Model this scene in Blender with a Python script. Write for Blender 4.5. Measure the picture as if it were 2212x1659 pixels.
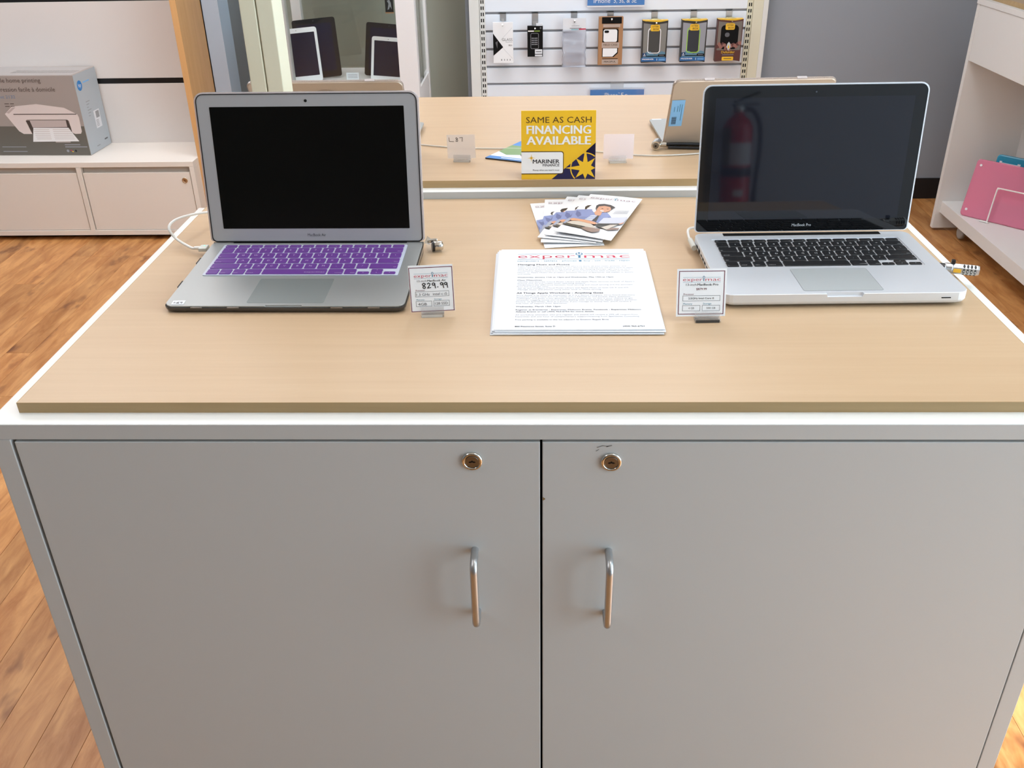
import bpy, math, random
from mathutils import Matrix, Vector
random.seed(7)
D = bpy.data
S = bpy.context.scene
for o in list(D.objects): D.objects.remove(o)
COL = S.collection
T = 0.92          # height of the front worktop above the floor
PI = math.pi

# ---------------------------------------------------------------- camera
cam = D.cameras.new('camera'); camo = D.objects.new('camera', cam); COL.objects.link(camo)
cam.sensor_fit = 'HORIZONTAL'; cam.sensor_width = 36.0
cam.lens = 36.0 * 1997.9 / 2212.0
cam.clip_start = 0.01
p_, y_, r_ = 0.512503, 0.035092, -0.018711
fwd = Vector((-math.sin(y_) * math.cos(p_), math.cos(y_) * math.cos(p_), -math.sin(p_)))
rgt = Vector((math.cos(y_), math.sin(y_), 0)); upv = rgt.cross(fwd)
R0 = math.cos(r_) * rgt + math.sin(r_) * upv
U0 = -math.sin(r_) * rgt + math.cos(r_) * upv
camo.matrix_world = Matrix(((R0.x, U0.x, -fwd.x, 0.59039), (R0.y, U0.y, -fwd.y, -0.88274),
                            (R0.z, U0.z, -fwd.z, 0.52043 + T), (0, 0, 0, 1)))
S.camera = camo
# ---------------------------------------------------------------- light and exposure
S.view_settings.view_transform = 'Standard'
S.view_settings.look = 'None'
S.view_settings.gamma = 1.0
S.view_settings.use_curve_mapping = False
S.view_settings.exposure = 0.0
W = D.worlds.new('sky'); S.world = W; W.use_nodes = True
wb = W.node_tree.nodes['Background']
wb.inputs[0].default_value = (0.80, 0.90, 1.0, 1); wb.inputs[1].default_value = 8.2
sun = D.lights.new('sun', 'SUN'); sun.energy = 9.0; sun.angle = 0.03; sun.color = (0.98, 0.93, 1.0)
suno = D.objects.new('sun', sun); COL.objects.link(suno)
suno.rotation_euler = Vector((-0.72, 0.10, -0.90)).to_track_quat('-Z', 'Y').to_euler()
CEIL_EMIT = 6.6
ptl = D.lights.new('window_portal', 'AREA'); ptl.shape = 'RECTANGLE'; ptl.size = 2.7; ptl.size_y = 2.4
ptl.cycles.is_portal = True
po = D.objects.new('window_portal', ptl); COL.objects.link(po)
po.location = (3.06, -0.45, 1.3); po.rotation_euler = Vector((-1, 0, 0)).to_track_quat('-Z', 'Y').to_euler()

# ---------------------------------------------------------------- materials
def lin(c):
    return tuple(((v / 255) / 12.92 if v / 255 <= .04045 else ((v / 255 + .055) / 1.055) ** 2.4) for v in c[:3]) + (1,)
MATS = {}
def mat(name, rgb, rough=.5, metal=0.0, spec=.5, coat=0.0, trans=0.0, emit=0.0, bump=0.0, bscale=400):
    if name in MATS: return MATS[name]
    m = D.materials.new(name); m.use_nodes = True; nt = m.node_tree; b = nt.nodes['Principled BSDF']
    b.inputs['Base Color'].default_value = lin(rgb); b.inputs['Roughness'].default_value = rough
    b.inputs['Metallic'].default_value = metal; b.inputs['Specular IOR Level'].default_value = spec
    b.inputs['Coat Weight'].default_value = coat; b.inputs['Transmission Weight'].default_value = trans
    if emit:
        b.inputs['Emission Color'].default_value = lin(rgb); b.inputs['Emission Strength'].default_value = emit
    if bump:
        tc = nt.nodes.new('ShaderNodeTexCoord'); n = nt.nodes.new('ShaderNodeTexNoise'); bp = nt.nodes.new('ShaderNodeBump')
        n.inputs['Scale'].default_value = bscale; n.inputs['Detail'].default_value = 3
        bp.inputs['Strength'].default_value = bump; bp.inputs['Distance'].default_value = .001
        nt.links.new(tc.outputs['Object'], n.inputs['Vector']); nt.links.new(n.outputs['Fac'], bp.inputs['Height'])
        nt.links.new(bp.outputs['Normal'], b.inputs['Normal'])
    MATS[name] = m
    return m
def grain(name, c1, c2, scale, rough=.4, spec=.4, rnd=False, knots=None, ns=3.0):
    m = D.materials.new(name); m.use_nodes = True; nt = m.node_tree; b = nt.nodes['Principled BSDF']
    N = nt.nodes.new; L = nt.links.new
    tc = N('ShaderNodeTexCoord'); mp = N('ShaderNodeMapping'); mp.inputs['Scale'].default_value = scale
    src = tc.outputs['Object']
    if rnd:
        oi = N('ShaderNodeObjectInfo'); ml = N('ShaderNodeMath'); ml.operation = 'MULTIPLY'; ml.inputs[1].default_value = 57
        ad = N('ShaderNodeVectorMath'); ad.operation = 'ADD'
        L(oi.outputs['Random'], ml.inputs[0]); L(src, ad.inputs[0]); L(ml.outputs[0], ad.inputs[1]); src = ad.outputs[0]
    L(src, mp.inputs['Vector'])
    n = N('ShaderNodeTexNoise'); n.inputs['Scale'].default_value = ns; n.inputs['Detail'].default_value = 6
    n.inputs['Roughness'].default_value = .62; n.inputs['Distortion'].default_value = .6 if rnd else .1
    L(mp.outputs[0], n.inputs['Vector'])
    cr = N('ShaderNodeValToRGB'); cr.color_ramp.elements[0].position = .32; cr.color_ramp.elements[1].position = .68
    cr.color_ramp.elements[0].color = lin(c1); cr.color_ramp.elements[1].color = lin(c2)
    L(n.outputs['Fac'], cr.inputs['Fac']); out = cr.outputs['Color']
    if knots:
        k = N('ShaderNodeTexNoise'); k.inputs['Scale'].default_value = 3.0; k.inputs['Detail'].default_value = 3
        mp2 = N('ShaderNodeMapping'); mp2.inputs['Scale'].default_value = (5.0, 2.2, 1); L(src, mp2.inputs['Vector'])
        L(mp2.outputs[0], k.inputs['Vector'])
        kr = N('ShaderNodeValToRGB'); kr.color_ramp.elements[0].position = .62; kr.color_ramp.elements[1].position = .76
        L(k.outputs['Fac'], kr.inputs['Fac'])
        mx = N('ShaderNodeMixRGB'); mx.inputs[2].default_value = lin(knots); L(kr.outputs['Color'], mx.inputs[0]); L(out, mx.inputs[1]); out = mx.outputs[0]
    if rnd:
        hs = N('ShaderNodeHueSaturation'); mr = N('ShaderNodeMapRange'); mr.inputs[3].default_value = .86; mr.inputs[4].default_value = 1.14
        L(oi.outputs['Random'], mr.inputs[0]); L(mr.outputs[0], hs.inputs['Value']); L(out, hs.inputs['Color']); out = hs.outputs[0]
    L(out, b.inputs['Base Color']); b.inputs['Roughness'].default_value = rough; b.inputs['Specular IOR Level'].default_value = spec
    MATS[name] = m
    return m
def clear(name, tint=(255, 255, 255), alpha=.12, rough=.05, gloss=(1, 1, 1, 1)):
    """clear plastic or glass: see-through with a fresnel gloss and a little body colour"""
    if name in MATS: return MATS[name]
    m = D.materials.new(name); m.use_nodes = True; nt = m.node_tree; N = nt.nodes.new; L = nt.links.new
    for n in list(nt.nodes): nt.nodes.remove(n)
    o = N('ShaderNodeOutputMaterial'); tr = N('ShaderNodeBsdfTransparent'); df = N('ShaderNodeBsdfDiffuse'); gl = N('ShaderNodeBsdfGlossy')
    tr.inputs[0].default_value = lin(tint); df.inputs[0].default_value = lin(tint); gl.inputs['Roughness'].default_value = rough; gl.inputs[0].default_value = gloss
    m1 = N('ShaderNodeMixShader'); m1.inputs[0].default_value = alpha; L(tr.outputs[0], m1.inputs[1]); L(df.outputs[0], m1.inputs[2])
    fr = N('ShaderNodeFresnel'); ge = N('ShaderNodeNewGeometry'); mr = N('ShaderNodeMapRange'); mr.inputs[3].default_value = 1.45; mr.inputs[4].default_value = 1 / 1.45
    L(ge.outputs['Backfacing'], mr.inputs[0]); L(mr.outputs[0], fr.inputs[0])
    m2 = N('ShaderNodeMixShader'); L(fr.outputs[0], m2.inputs[0]); L(m1.outputs[0], m2.inputs[1]); L(gl.outputs[0], m2.inputs[2]); L(m2.outputs[0], o.inputs[0])
    MATS[name] = m
    return m

maple = grain('maple laminate', (190, 162, 130), (196, 169, 137), (.9, 22, 22), rough=.34, spec=.45)
edgeb = grain('maple edge band', (168, 140, 99), (180, 152, 111), (1.0, 20, 20), rough=.45)
beech = grain('beech veneer', (212, 162, 106), (222, 174, 118), (14, 14, 1.2), rough=.42)
plankm = grain('oak plank', (164, 104, 52), (212, 156, 98), (17, 3.0, 1), rough=.36, spec=.4, rnd=True, knots=(120, 70, 38), ns=1.6)
white = mat('white laminate', (226, 227, 224), .38, bump=.02, bscale=900)
grey = mat('pale grey facing', (192, 197, 199), .4, bump=.02, bscale=900)  # cabinet fronts, sides and slab edge, greyer than the top
white2 = mat('white melamine', (228, 222, 214), .42)
ivory = mat('ivory metal', (222, 219, 196), .4)
wallm = mat('grey wall paint', (154, 160, 168), .7, spec=.25, bump=.05, bscale=220)
wallol = mat('alcove wall paint', (172, 173, 160), .75, spec=.2, bump=.05, bscale=220)
ceilm = mat('ceiling paint', (232, 231, 226), .9, spec=.1)
black = mat('black plastic', (14, 14, 16), .35)
blackm = mat('matt black', (9, 9, 10), .7, spec=.2)
darkgap = mat('recess shade', (24, 21, 19), .9, spec=.1)  # shade of gaps and recesses put into a near-black colour
rubber = mat('black rubber', (22, 22, 26), .55)
alu = mat('anodised aluminium', (173, 176, 175), .36, metal=.55, spec=.5, bump=.03, bscale=3000)
alulid = mat('aluminium bezel', (190, 191, 195), .38, metal=.45, bump=.03, bscale=3000)
alubright = mat('bright aluminium', (226, 230, 236), .36, metal=.45, bump=.03, bscale=3000)
alupad = mat('trackpad aluminium', (138, 144, 143), .42, metal=.4)
alupad2 = mat('trackpad pale aluminium', (194, 200, 202), .4, metal=.4)
chrome = mat('polished chrome', (210, 208, 202), .14, metal=1.0)
chromed = mat('lock plug metal', (134, 130, 126), .34, metal=1.0)
satin = mat('satin nickel', (186, 188, 190), .33, metal=.9)
brass = mat('brass lock', (196, 176, 150), .3, metal=1.0)
screenair = mat('dark matt screen', (6, 6, 7), .22, spec=.25)
glassblk = mat('black glass bezel', (10, 11, 13), .035, spec=.55)
lcd = mat('dark display', (24, 26, 34), .035, spec=.5)
purple = mat('purple silicone', (98, 54, 136), .5, spec=.4)
silic = mat('pale silicone', (190, 197, 212), .45)
keyblk = mat('black key', (20, 21, 24), .45)
keyfont = mat('key legend', (205, 190, 220), .6)
keyfontw = mat('key legend pale', (190, 192, 195), .6)
paper = mat('white paper', (222, 226, 232), .6, spec=.3)
cardw = mat('white card', (244, 246, 250), .55)
paper2 = mat('white gloss paper', (240, 242, 245), .3, spec=.5)
ink = mat('black ink', (30, 30, 34), .6)
inkg = mat('grey ink', (96, 96, 100), .6)
inkl = mat('light grey ink', (150, 152, 158), .6)
inkr = mat('crimson ink', (196, 48, 78), .6)
inkp = mat('plum ink', (112, 40, 62), .6)
inkb = mat('teal ink', (70, 140, 165), .6)
inkt = mat('dark teal ink', (40, 112, 150), .6)
wcable = mat('white cable', (232, 232, 228), .4)
acryl = clear('clear acrylic', (250, 250, 250), .10, .04)
acryf = clear('frosted acrylic', (250, 246, 244), .55, .4)
glass = clear('glass pane', (250, 252, 251), .008, .02)
casecl = clear('clear shell', (238, 232, 232), .45, .15)
casedk = clear('shade tinted shell', (92, 84, 78), .55, .12)  # clear plastic; the tint paints the shadow beneath the laptop
tanlid = mat('tan tinted lid', (190, 174, 158), .28, metal=.25, spec=.5)
yel = mat('yellow print', (238, 190, 44), .35, spec=.5)
navy = mat('navy print', (38, 34, 74), .35)
brownink = mat('brown ink', (84, 62, 30), .4)
whitep = mat('white print', (240, 240, 240), .4)
red = mat('red enamel', (172, 20, 26), .25, spec=.6)
blue = mat('blue sign', (30, 122, 200), .4)
skyb = mat('pale blue label', (132, 188, 236), .5)
kraft = mat('kraft card', (170, 126, 88), .7)
pinkc = clear('pink shell', (238, 152, 180), .58, .10)
pinkd = mat('pink body', (206, 110, 140), .35)
tealc = mat('teal shell', (40, 140, 172), .25)
boxg = mat('grey carton', (166, 156, 150), .55)
boxd = mat('dark grey carton', (104, 100, 92), .55)
boxs = mat('pale carton side', (176, 186, 194), .45)
lamp = mat('lamp diffuser', (250, 251, 255), .6, emit=CEIL_EMIT)

# ---------------------------------------------------------------- mesh builder
_tc = {}
def textgeo(s, bold=0.0):
    k = (s, bold)
    if k in _tc: return _tc[k]
    cu = D.curves.new('t', 'FONT'); cu.body = s; cu.size = 1.0; cu.resolution_u = 2; cu.offset = bold
    ob = D.objects.new('t', cu); COL.objects.link(ob)
    me = D.meshes.new_from_object(ob)
    v = [(a.co.x, a.co.y) for a in me.vertices]; f = [tuple(p.vertices) for p in me.polygons]
    D.objects.remove(ob); D.curves.remove(cu); D.meshes.remove(me)
    _tc[k] = (v, f)
    return v, f
def rrect(w, h, r, n=4, cx=0, cy=0):
    r = max(min(r, w / 2 - 1e-5, h / 2 - 1e-5), 1e-5)
    out = []
    for sx, sy, a0 in ((1, -1, -PI / 2), (1, 1, 0), (-1, 1, PI / 2), (-1, -1, PI)):
        for i in range(n + 1):
            a = a0 + PI / 2 * i / n
            out.append((cx + sx * (w / 2 - r) + r * math.cos(a), cy + sy * (h / 2 - r) + r * math.sin(a)))
    return out
class MB:
    def __init__(s): s.v = []; s.f = []; s.mi = []; s.ms = []; s.M = Matrix(); s.sm = []
    def _m(s, m):
        if m not in s.ms: s.ms.append(m)
        return s.ms.index(m)
    def add(s, vs, fs, m, smooth=False):
        b = len(s.v); s.v += [tuple(s.M @ Vector(v)) for v in vs]; k = s._m(m)
        for f in fs: s.f.append(tuple(b + i for i in f)); s.mi.append(k); s.sm.append(smooth)
        return s
    def box(s, x0, x1, y0, y1, z0, z1, m):
        v = [(x0, y0, z0), (x1, y0, z0), (x1, y1, z0), (x0, y1, z0), (x0, y0, z1), (x1, y0, z1), (x1, y1, z1), (x0, y1, z1)]
        return s.add(v, [(0, 3, 2, 1), (4, 5, 6, 7), (0, 1, 5, 4), (1, 2, 6, 5), (2, 3, 7, 6), (3, 0, 4, 7)], m)
    def loft(s, rings, m, smooth=False, cap=True):
        n = len(rings[0]); v = [p for r in rings for p in r]; f = []
        for k in range(len(rings) - 1):
            for i in range(n):
                j = (i + 1) % n; f.append((k * n + i, k * n + j, (k + 1) * n + j, (k + 1) * n + i))
        s.add(v, f, m, smooth)
        if cap:
            s.add(rings[0], [tuple(range(n - 1, -1, -1))], m); s.add(rings[-1], [tuple(range(n))], m)
        return s
    def prism(s, poly, z0, z1, m): return s.loft([[(x, y, z0) for x, y in poly], [(x, y, z1) for x, y in poly]], m)
    def ring(s, po, pi, z0, z1, m):
        n = len(po); v = [(x, y, z) for z in (z0, z1) for p in (po, pi) for x, y in p]; f = []
        for i in range(n):
            j = (i + 1) % n
            f += [(i, j, 2 * n + j, 2 * n + i), (n + j, n + i, 3 * n + i, 3 * n + j), (2 * n + i, 2 * n + j, 3 * n + j, 3 * n + i), (j, i, n + i, n + j)]
        return s.add(v, f, m)
    def poly(s, pts, m, w=0.0):
        return s.add([(p[0], p[1], w) if len(p) == 2 else p for p in pts], [tuple(range(len(pts)))], m)
    def rect(s, x0, x1, y0, y1, m, w=0.0): return s.poly([(x0, y0), (x1, y0), (x1, y1), (x0, y1)], m, w)
    def disc(s, cx, cy, r, m, w=0.0, n=20): return s.poly([(cx + r * math.cos(2 * PI * i / n), cy + r * math.sin(2 * PI * i / n)) for i in range(n)], m, w)
    def frame(s, x0, x1, y0, y1, t, m, w=0.0):
        s.rect(x0, x1, y0, y0 + t, m, w); s.rect(x0, x1, y1 - t, y1, m, w); s.rect(x0, x0 + t, y0 + t, y1 - t, m, w); return s.rect(x1 - t, x1, y0 + t, y1 - t, m, w)
    def text(s, st, x, y, h, m, w=0.0, width=None, align='l', bold=0.0, ang=0.0):
        v, f = textgeo(st, min(bold, 0.0))
        if not v: return s
        x0 = min(a for a, _ in v); x1 = max(a for a, _ in v)
        sy = h / .72; sx = sy if width is None else width / max(x1 - x0, 1e-6)
        ww = (x1 - x0) * sx; off = {'l': 0, 'c': -ww / 2, 'r': -ww}[align]
        ca, sa = math.cos(ang), math.sin(ang); o = []
        for kk, dx in enumerate([bold * sx * (k / (1 + int(bold / .02)) - .5) for k in range(2 + int(bold / .02))] if bold > 0 else (0.0,)):
            o = []
            for a, b in v:
                px, py = (a - x0) * sx + off + dx, b * sy
                o.append((x + ca * px - sa * py, y + sa * px + ca * py, w + kk * 4e-5))
            s.add(o, f, m)
        return s
    def stroke(s, pts, t, m, w=0.0):
        for i in range(len(pts) - 1):
            (a, b), (c, d) = pts[i], pts[i + 1]; L = math.hypot(c - a, d - b) or 1e-6; nx, ny = -(d - b) / L * t / 2, (c - a) / L * t / 2
            ex, ey = (c - a) / L * t * .3, (d - b) / L * t * .3
            s.poly([(a - ex - nx, b - ey - ny), (c + ex - nx, d + ey - ny), (c + ex + nx, d + ey + ny), (a - ex + nx, b - ey + ny)], m, w)
        return s
    def tube(s, path, r, m, n=10, smooth=True):
        P = [Vector(p) for p in path]; rings = []; rr = r if isinstance(r, (list, tuple)) else [r] * len(P)
        nrm = None
        for i, p in enumerate(P):
            t = (P[min(i + 1, len(P) - 1)] - P[max(i - 1, 0)]).normalized()
            if nrm is None: nrm = t.orthogonal().normalized()
            nrm = (nrm - t * nrm.dot(t)).normalized(); b = t.cross(nrm)
            rings.append([tuple(p + rr[i] * (math.cos(2 * PI * k / n) * nrm + math.sin(2 * PI * k / n) * b)) for k in range(n)])
        return s.loft(rings, m, smooth)
    def lathe(s, prof, m, n=24, smooth=True):
        return s.loft([[(r * math.cos(2 * PI * k / n), r * math.sin(2 * PI * k / n), z) for k in range(n)] for r, z in prof], m, smooth)
    def build(s, name, parent=None, bevel=0.0, seg=2, M=None, mesh_only=False):
        me = D.meshes.new(name); me.from_pydata(s.v, [], s.f)
        for m in s.ms: me.materials.append(m)
        me.polygons.foreach_set('material_index', s.mi); me.polygons.foreach_set('use_smooth', s.sm); me.update()
        if mesh_only: return me
        o = D.objects.new(name, me); COL.objects.link(o)
        if parent: o.parent = parent
        if M is not None: o.matrix_local = M
        if bevel:
            b = o.modifiers.new('bevel', 'BEVEL'); b.width = bevel; b.segments = seg; b.limit_method = 'ANGLE'; b.angle_limit = .7
        return o
def thing(name, label, cat, loc=(0, 0, 0), rz=0.0, group=None, M=None):
    o = D.objects.new(name, None); COL.objects.link(o); o.empty_display_size = .05
    if M is not None: o.matrix_local = M
    else: o.location = loc; o.rotation_euler = (0, 0, rz)
    return tag(o, label, cat, group)
def tag(o, label, cat, group=None):
    o['label'] = label; o['category'] = cat
    if group: o['group'] = group
    return o
def struct(o, label=None, cat=None):
    o['kind'] = 'structure'
    if label: o['label'] = label
    if cat: o['category'] = cat
    return o
def spline(pts, n=8):
    P = [Vector(p) for p in pts]; out = []
    for i in range(len(P) - 1):
        a, b, c, d = P[max(i - 1, 0)], P[i], P[i + 1], P[min(i + 2, len(P) - 1)]
        for k in range(n):
            t = k / n
            out.append(tuple(.5 * ((2 * b) + (c - a) * t + (2 * a - 5 * b + 4 * c - d) * t * t + (3 * b - a - 3 * c + d) * t ** 3)))
    return out + [tuple(P[-1])]
def bool_cut(o, cutters):
    for c in cutters:
        md = o.modifiers.new('cut', 'BOOLEAN'); md.object = c; md.operation = 'DIFFERENCE'; md.solver = 'EXACT'
    dg = bpy.context.evaluated_depsgraph_get(); dg.update()
    me = D.meshes.new_from_object(o.evaluated_get(dg)); o.modifiers.clear(); o.data = me
    for c in cutters: D.objects.remove(c)
def lean(x, y, z, yaw, tilt, roll=0.0):
    """frame of a sheet standing at (x,y,z): local x along its width, local y up its face, local z toward the front"""
    cy, sy = math.cos(yaw), math.sin(yaw)
    X = Vector((cy, sy, 0)); B = Vector((-sy, cy, 0)); Up = math.cos(tilt) * Vector((0, 0, 1)) + math.sin(tilt) * B
    e1 = math.cos(roll) * X + math.sin(roll) * Up; e2 = -math.sin(roll) * X + math.cos(roll) * Up; n = e1.cross(e2)
    return Matrix(((e1.x, e2.x, n.x, x), (e1.y, e2.y, n.y, y), (e1.z, e2.z, n.z, z), (0, 0, 0, 1)))
Tr = Matrix.Translation
def Rot(a, ax): return Matrix.Rotation(a, 4, ax)

# ================================================================ the room
YB = 3.50                      # back wall
b = MB(); b.box(-3.1, 3.1, -4.6, 3.85, -.06, -.004, mat('floor underlay', (96, 58, 32), .6))
floor = struct(b.build('floor'), 'orange brown oak plank floor of the shop', 'floor')
PW = .0885
_pm = {}
def plank_mesh(L):
    k = round(L, 3)
    if k not in _pm:
        b = MB(); w = PW - .0006; c = .0004; h = .004
        b.loft([[(0, 0, 0), (w, 0, 0), (w, L, 0), (0, L, 0)], [(0, 0, h - c), (w, 0, h - c), (w, L, h - c), (0, L, h - c)],
                [(c, c, h), (w - c, c, h), (w - c, L - c, h), (c, L - c, h)]], plankm)
        _pm[k] = b.build('plank', mesh_only=True)
    return _pm[k]
rest = MB(); rng = random.Random(3)
x = -.364 - 29 * PW
while x < 3.0:
    y = -4.4 + rng.choice((0, .3, .6, .9)) ; first = True
    while y < 3.84:
        L = 1.2
        y1 = min(y + L, 3.84); near = y1 > -.1 and y < 3.25 and (-2.35 < x < -.02 or 1.15 < x < 2.62)
        if near:
            o = D.objects.new('plank', plank_mesh(y1 - y - .001)); COL.objects.link(o); o.parent = floor; o.location = (x, y, -.004)
        else: rest.box(x, x + PW - .0006, y, y1 - .001, -.004, 0, plankm)
        y = y1
    x += PW
o = rest.build('plank_field', floor); o['kind'] = 'stuff'
def wall(name, x0, x1, y0, y1, z0=-.06, z1=2.75, m=wallm, **k):
    b = MB(); b.box(x0, x1, y0, y1, z0, z1, m); return struct(b.build(name), **k)
wall('wall_left', -3.12, -3.0, -4.5, YB)
b = MB(); b.box(-3.0, -.82, YB, YB + .25, -.06, 2.75, wallm); struct(b.build('wall_back_left'))
b = MB(); b.box(.26, 3.12, YB, YB + .25, -.06, 2.75, wallm); struct(b.build('wall_back_right'))
b = MB(); b.box(-3.0, 3.12, YB + .25, YB + .35, -.06, 2.75, wallol); struct(b.build('wall_alcove'))
b = MB()
b.box(3.0, 3.12, -4.5, -1.8, -.06, 2.75, wallm); b.box(3.0, 3.12, .9, YB, -.06, 2.75, wallm)
b.box(3.0, 3.12, -1.8, .9, -.06, .1, wallm); b.box(3.0, 3.12, -1.8, .9, 2.5, 2.75, wallm); struct(b.build('wall_right'))
wall('wall_rear', 1.34, 3.0, -2.07, -1.95)
wall('wall_rear_far', -3.12, 3.12, -4.62, -4.5, m=wallol)
b = MB(); b.box(-3.12, 3.12, -4.62, YB + .35, 2.75, 2.87, ceilm); struct(b.build('ceiling'))
b = MB(); b.box(1.6, 3.0, YB - .008, YB, 0, .1, rubber); struct(b.build('baseboard_back', bevel=.002))
b = MB(); b.box(1.305, 1.34, -2.09, -1.93, 0, 2.75, mat('pale corner trim', (200, 200, 196), .5)); struct(b.build('trim_1'))
b = MB(); b.box(-.868, -.797, 3.36, YB, .0, 2.75, mat('pale bluish grey', (196, 214, 236), .6)); struct(b.build('wall_strip'))  # box before the back wall, coloured paler and bluer than it
w = struct(D.objects.new('window_1', None)); COL.objects.link(w); w.location = (3.06, -.45, .1)
b = MB()
for yy in (-1.35, -.45, .45, 1.31): b.box(-.03, .03, yy, yy + .04, 0, 2.4, alu)
b.box(-.03, .03, -1.35, 1.35, 0, .05, alu); b.box(-.03, .03, -1.35, 1.35, 2.35, 2.4, alu); b.build('window_frame', w)
for k in range(3):
    b = MB(); y0 = (-1.31, -.41, .49)[k]; b.box(-.003, .003, y0, y0 + (.86, .86, .82)[k], .05, 2.35, clear('window glass', (245, 250, 250), .0, .0)); b.build('pane', w)
n = 0  # out of view; right-hand panel and back row added to brighten those parts
for lx, ly, nm in ((-1.3, -.7, 'over the aisle left of the front counter'), (-.6, .6, 'above the left end of the front counter'), (1.5, .35, 'above the right end of the front counter'),
               (-2.3, 2.35, 'in front of the printer bench'), (-1.35, 2.35, 'in front of the beech gable'), (-.4, 2.35, 'in front of the glass display case'), (.5, 2.35, 'in front of the left part of the slatwall'), (1.15, 2.35, 'in front of the right part of the slatwall')):
    t = thing('ceiling_light', 'unseen flat white ceiling light panel ' + nm, 'ceiling light', (lx, ly, 2.75), 0, 'ceiling light panels')
    b = MB(); b.ring(rrect(.62, 1.22, .004, 1), rrect(.58, 1.18, .003, 1), -.03, 0, white); b.build('frame', t)
    b = MB(); b.box(-.29, .29, -.59, .59, -.022, -.012, lamp); b.build('diffuser', t)

# ================================================================ counters
def counter(name, label, X0, X1, Y0, Y1, zt, t_slab, doors):
    """white laminate cabinet: slab top at zt (height of slab's upper face)"""
    r = thing(name, label, 'cabinet', ((X0 + X1) / 2, Y0, 0)); cx = (X0 + X1) / 2; w = (X1 - X0) / 2; d = Y1 - Y0
    b = MB(); b.box(-w, w, .001, d, zt - t_slab, zt, white); b.build('top_panel', r, .0004)
    b = MB(); b.box(-w, w, 0, .0009, zt - t_slab, zt - .0003, grey); b.build('edge_band', r)  # front edge of the same slab, greyer than its top
    for sx in (-1, 1):
        b = MB(); a, c = sorted((sx * w, sx * (w - .0225))); b.box(a, c, 0, d, .0, zt - t_slab - .0004, grey); b.build('side_panel', r, .0008)
    b = MB(); b.box(-w + .0225, w - .0225, d - .02, d, .08, zt - t_slab - .001, white); b.build('back_panel', r)
    b = MB(); b.box(-w + .0225, w - .0225, .06, .075, 0, .08, white); b.box(-w + .0225, w - .0225, .03, d - .02, .08, .098, white); b.build('plinth', r)
    b = MB(); b.box(-w + .0226, w - .0226, .022, .026, .1, zt - t_slab - .0006, darkgap); b.build('door_gap_shade', r)  # dark sheet added to paint the shade in the door gaps
    return r
A = counter('display_cabinet', 'white two-door display cabinet in front, with chrome locks and bow handles', -.026, 1.2068, -.0257, .7160, T - .013, .0193, 2)
def door(parent, x0, x1, z0, z1, lockx, handx, zl, zh, scuff=False):
    b = MB(); b.box(x0, x1, 0, .019, z0, z1, grey); d = b.build('door', parent, .0009)
    h = MB(); zt, zb = zh; rr = .012; pr = .030
    path = [(handx, .001, zt)] + [(handx, -pr + rr - rr * math.sin(a), zt - rr + rr * math.cos(a)) for a in [i * PI / 12 for i in range(7)]] + \
           [(handx, -pr + rr - rr * math.cos(a), zb + rr - rr * math.sin(a)) for a in [i * PI / 12 for i in range(7)]] + [(handx, .001, zb)]
    h.tube(path, .0046, satin, 14); h.build('handle', d)
    l = MB(); l.M = Tr((lockx, 0, zl)) @ Rot(PI / 2, 'X')
    l.lathe([(.0118, 0), (.0118, .001), (.0112, .0026), (.0095, .0033), (.0085, .0026), (.0083, .0015)], chrome, 32); l.build('lock', d)
    l = MB(); l.M = Tr((lockx, 0, zl)) @ Rot(PI / 2, 'X')
    l.lathe([(.0078, 0), (.0078, .0020), (.0072, .0026)], chromed, 28); l.build('lock_plug', d)
    l = MB(); l.M = Tr((lockx, -.0027, zl)) @ Rot(PI / 2, 'X')
    l.poly([(-.0042, -.0006), (-.002, -.0012), (0, -.0004), (.002, -.0012), (.0042, -.0006), (.003, .0008), (.001, .001), (.0006, .002), (-.0008, .002), (-.001, .001), (-.003, .0008)], blackm); l.build('keyhole', d)
    return d
cxA = (-.026 + 1.2068) / 2
ztop = T - .0358
d1 = door(A, .0005 - cxA, .5899 - cxA, .104, ztop, .5142 - cxA, .5128 - cxA, T - .0605, (T - .187, T - .283))
d2 = door(A, .5926 - cxA, 1.1830 - cxA, .104, ztop, .6692 - cxA, .6705 - cxA, T - .0615, (T - .188, T - .284))
b = MB(); b.M = Tr((.5926 - cxA, -.0004, T - .1124)) @ Rot(PI / 2, 'X')
b.poly([(.0003, -.0026), (.0032, -.0008), (.0032, .0004), (.0003, .0027)], mat('chipped board', (128, 102, 62), .8)); b.build('edge_chip', d2)
b = MB(); b.M = Tr((.663 - cxA, -.0003, T - .0415)) @ Rot(PI / 2, 'X'); sc = mat('grey scuff', (128, 127, 124), .6)
b.stroke([(-.010, -.001), (-.004, .0014), (.002, .0004)], .0009, sc); b.stroke([(.0005, .0002), (.006, .0016)], .0011, sc); b.stroke([(-.011, -.0058), (-.008, -.0036)], .0008, sc); b.build('scuff_mark', d2)
b = MB(); b.M = Tr((1.172 - cxA, -.0003, T - .046)) @ Rot(PI / 2, 'X'); b.stroke([(-.012, -.004), (-.005, -.0005), (.002, -.002)], .0016, sc); b.stroke([(-.022, -.008), (-.014, -.006)], .0014, sc); b.build('scuff_mark', d2)
Bc = counter('display_cabinet', 'white display cabinet behind the front one, carrying two closed-back laptops', -.001, 1.2318, .7166, 1.4520, T + .0125, .0193, 0)
b = MB(); b.box(-.59, .59, .001, .019, .104, T - .012, grey); b.build('front_panel', Bc, .0008)
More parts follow.
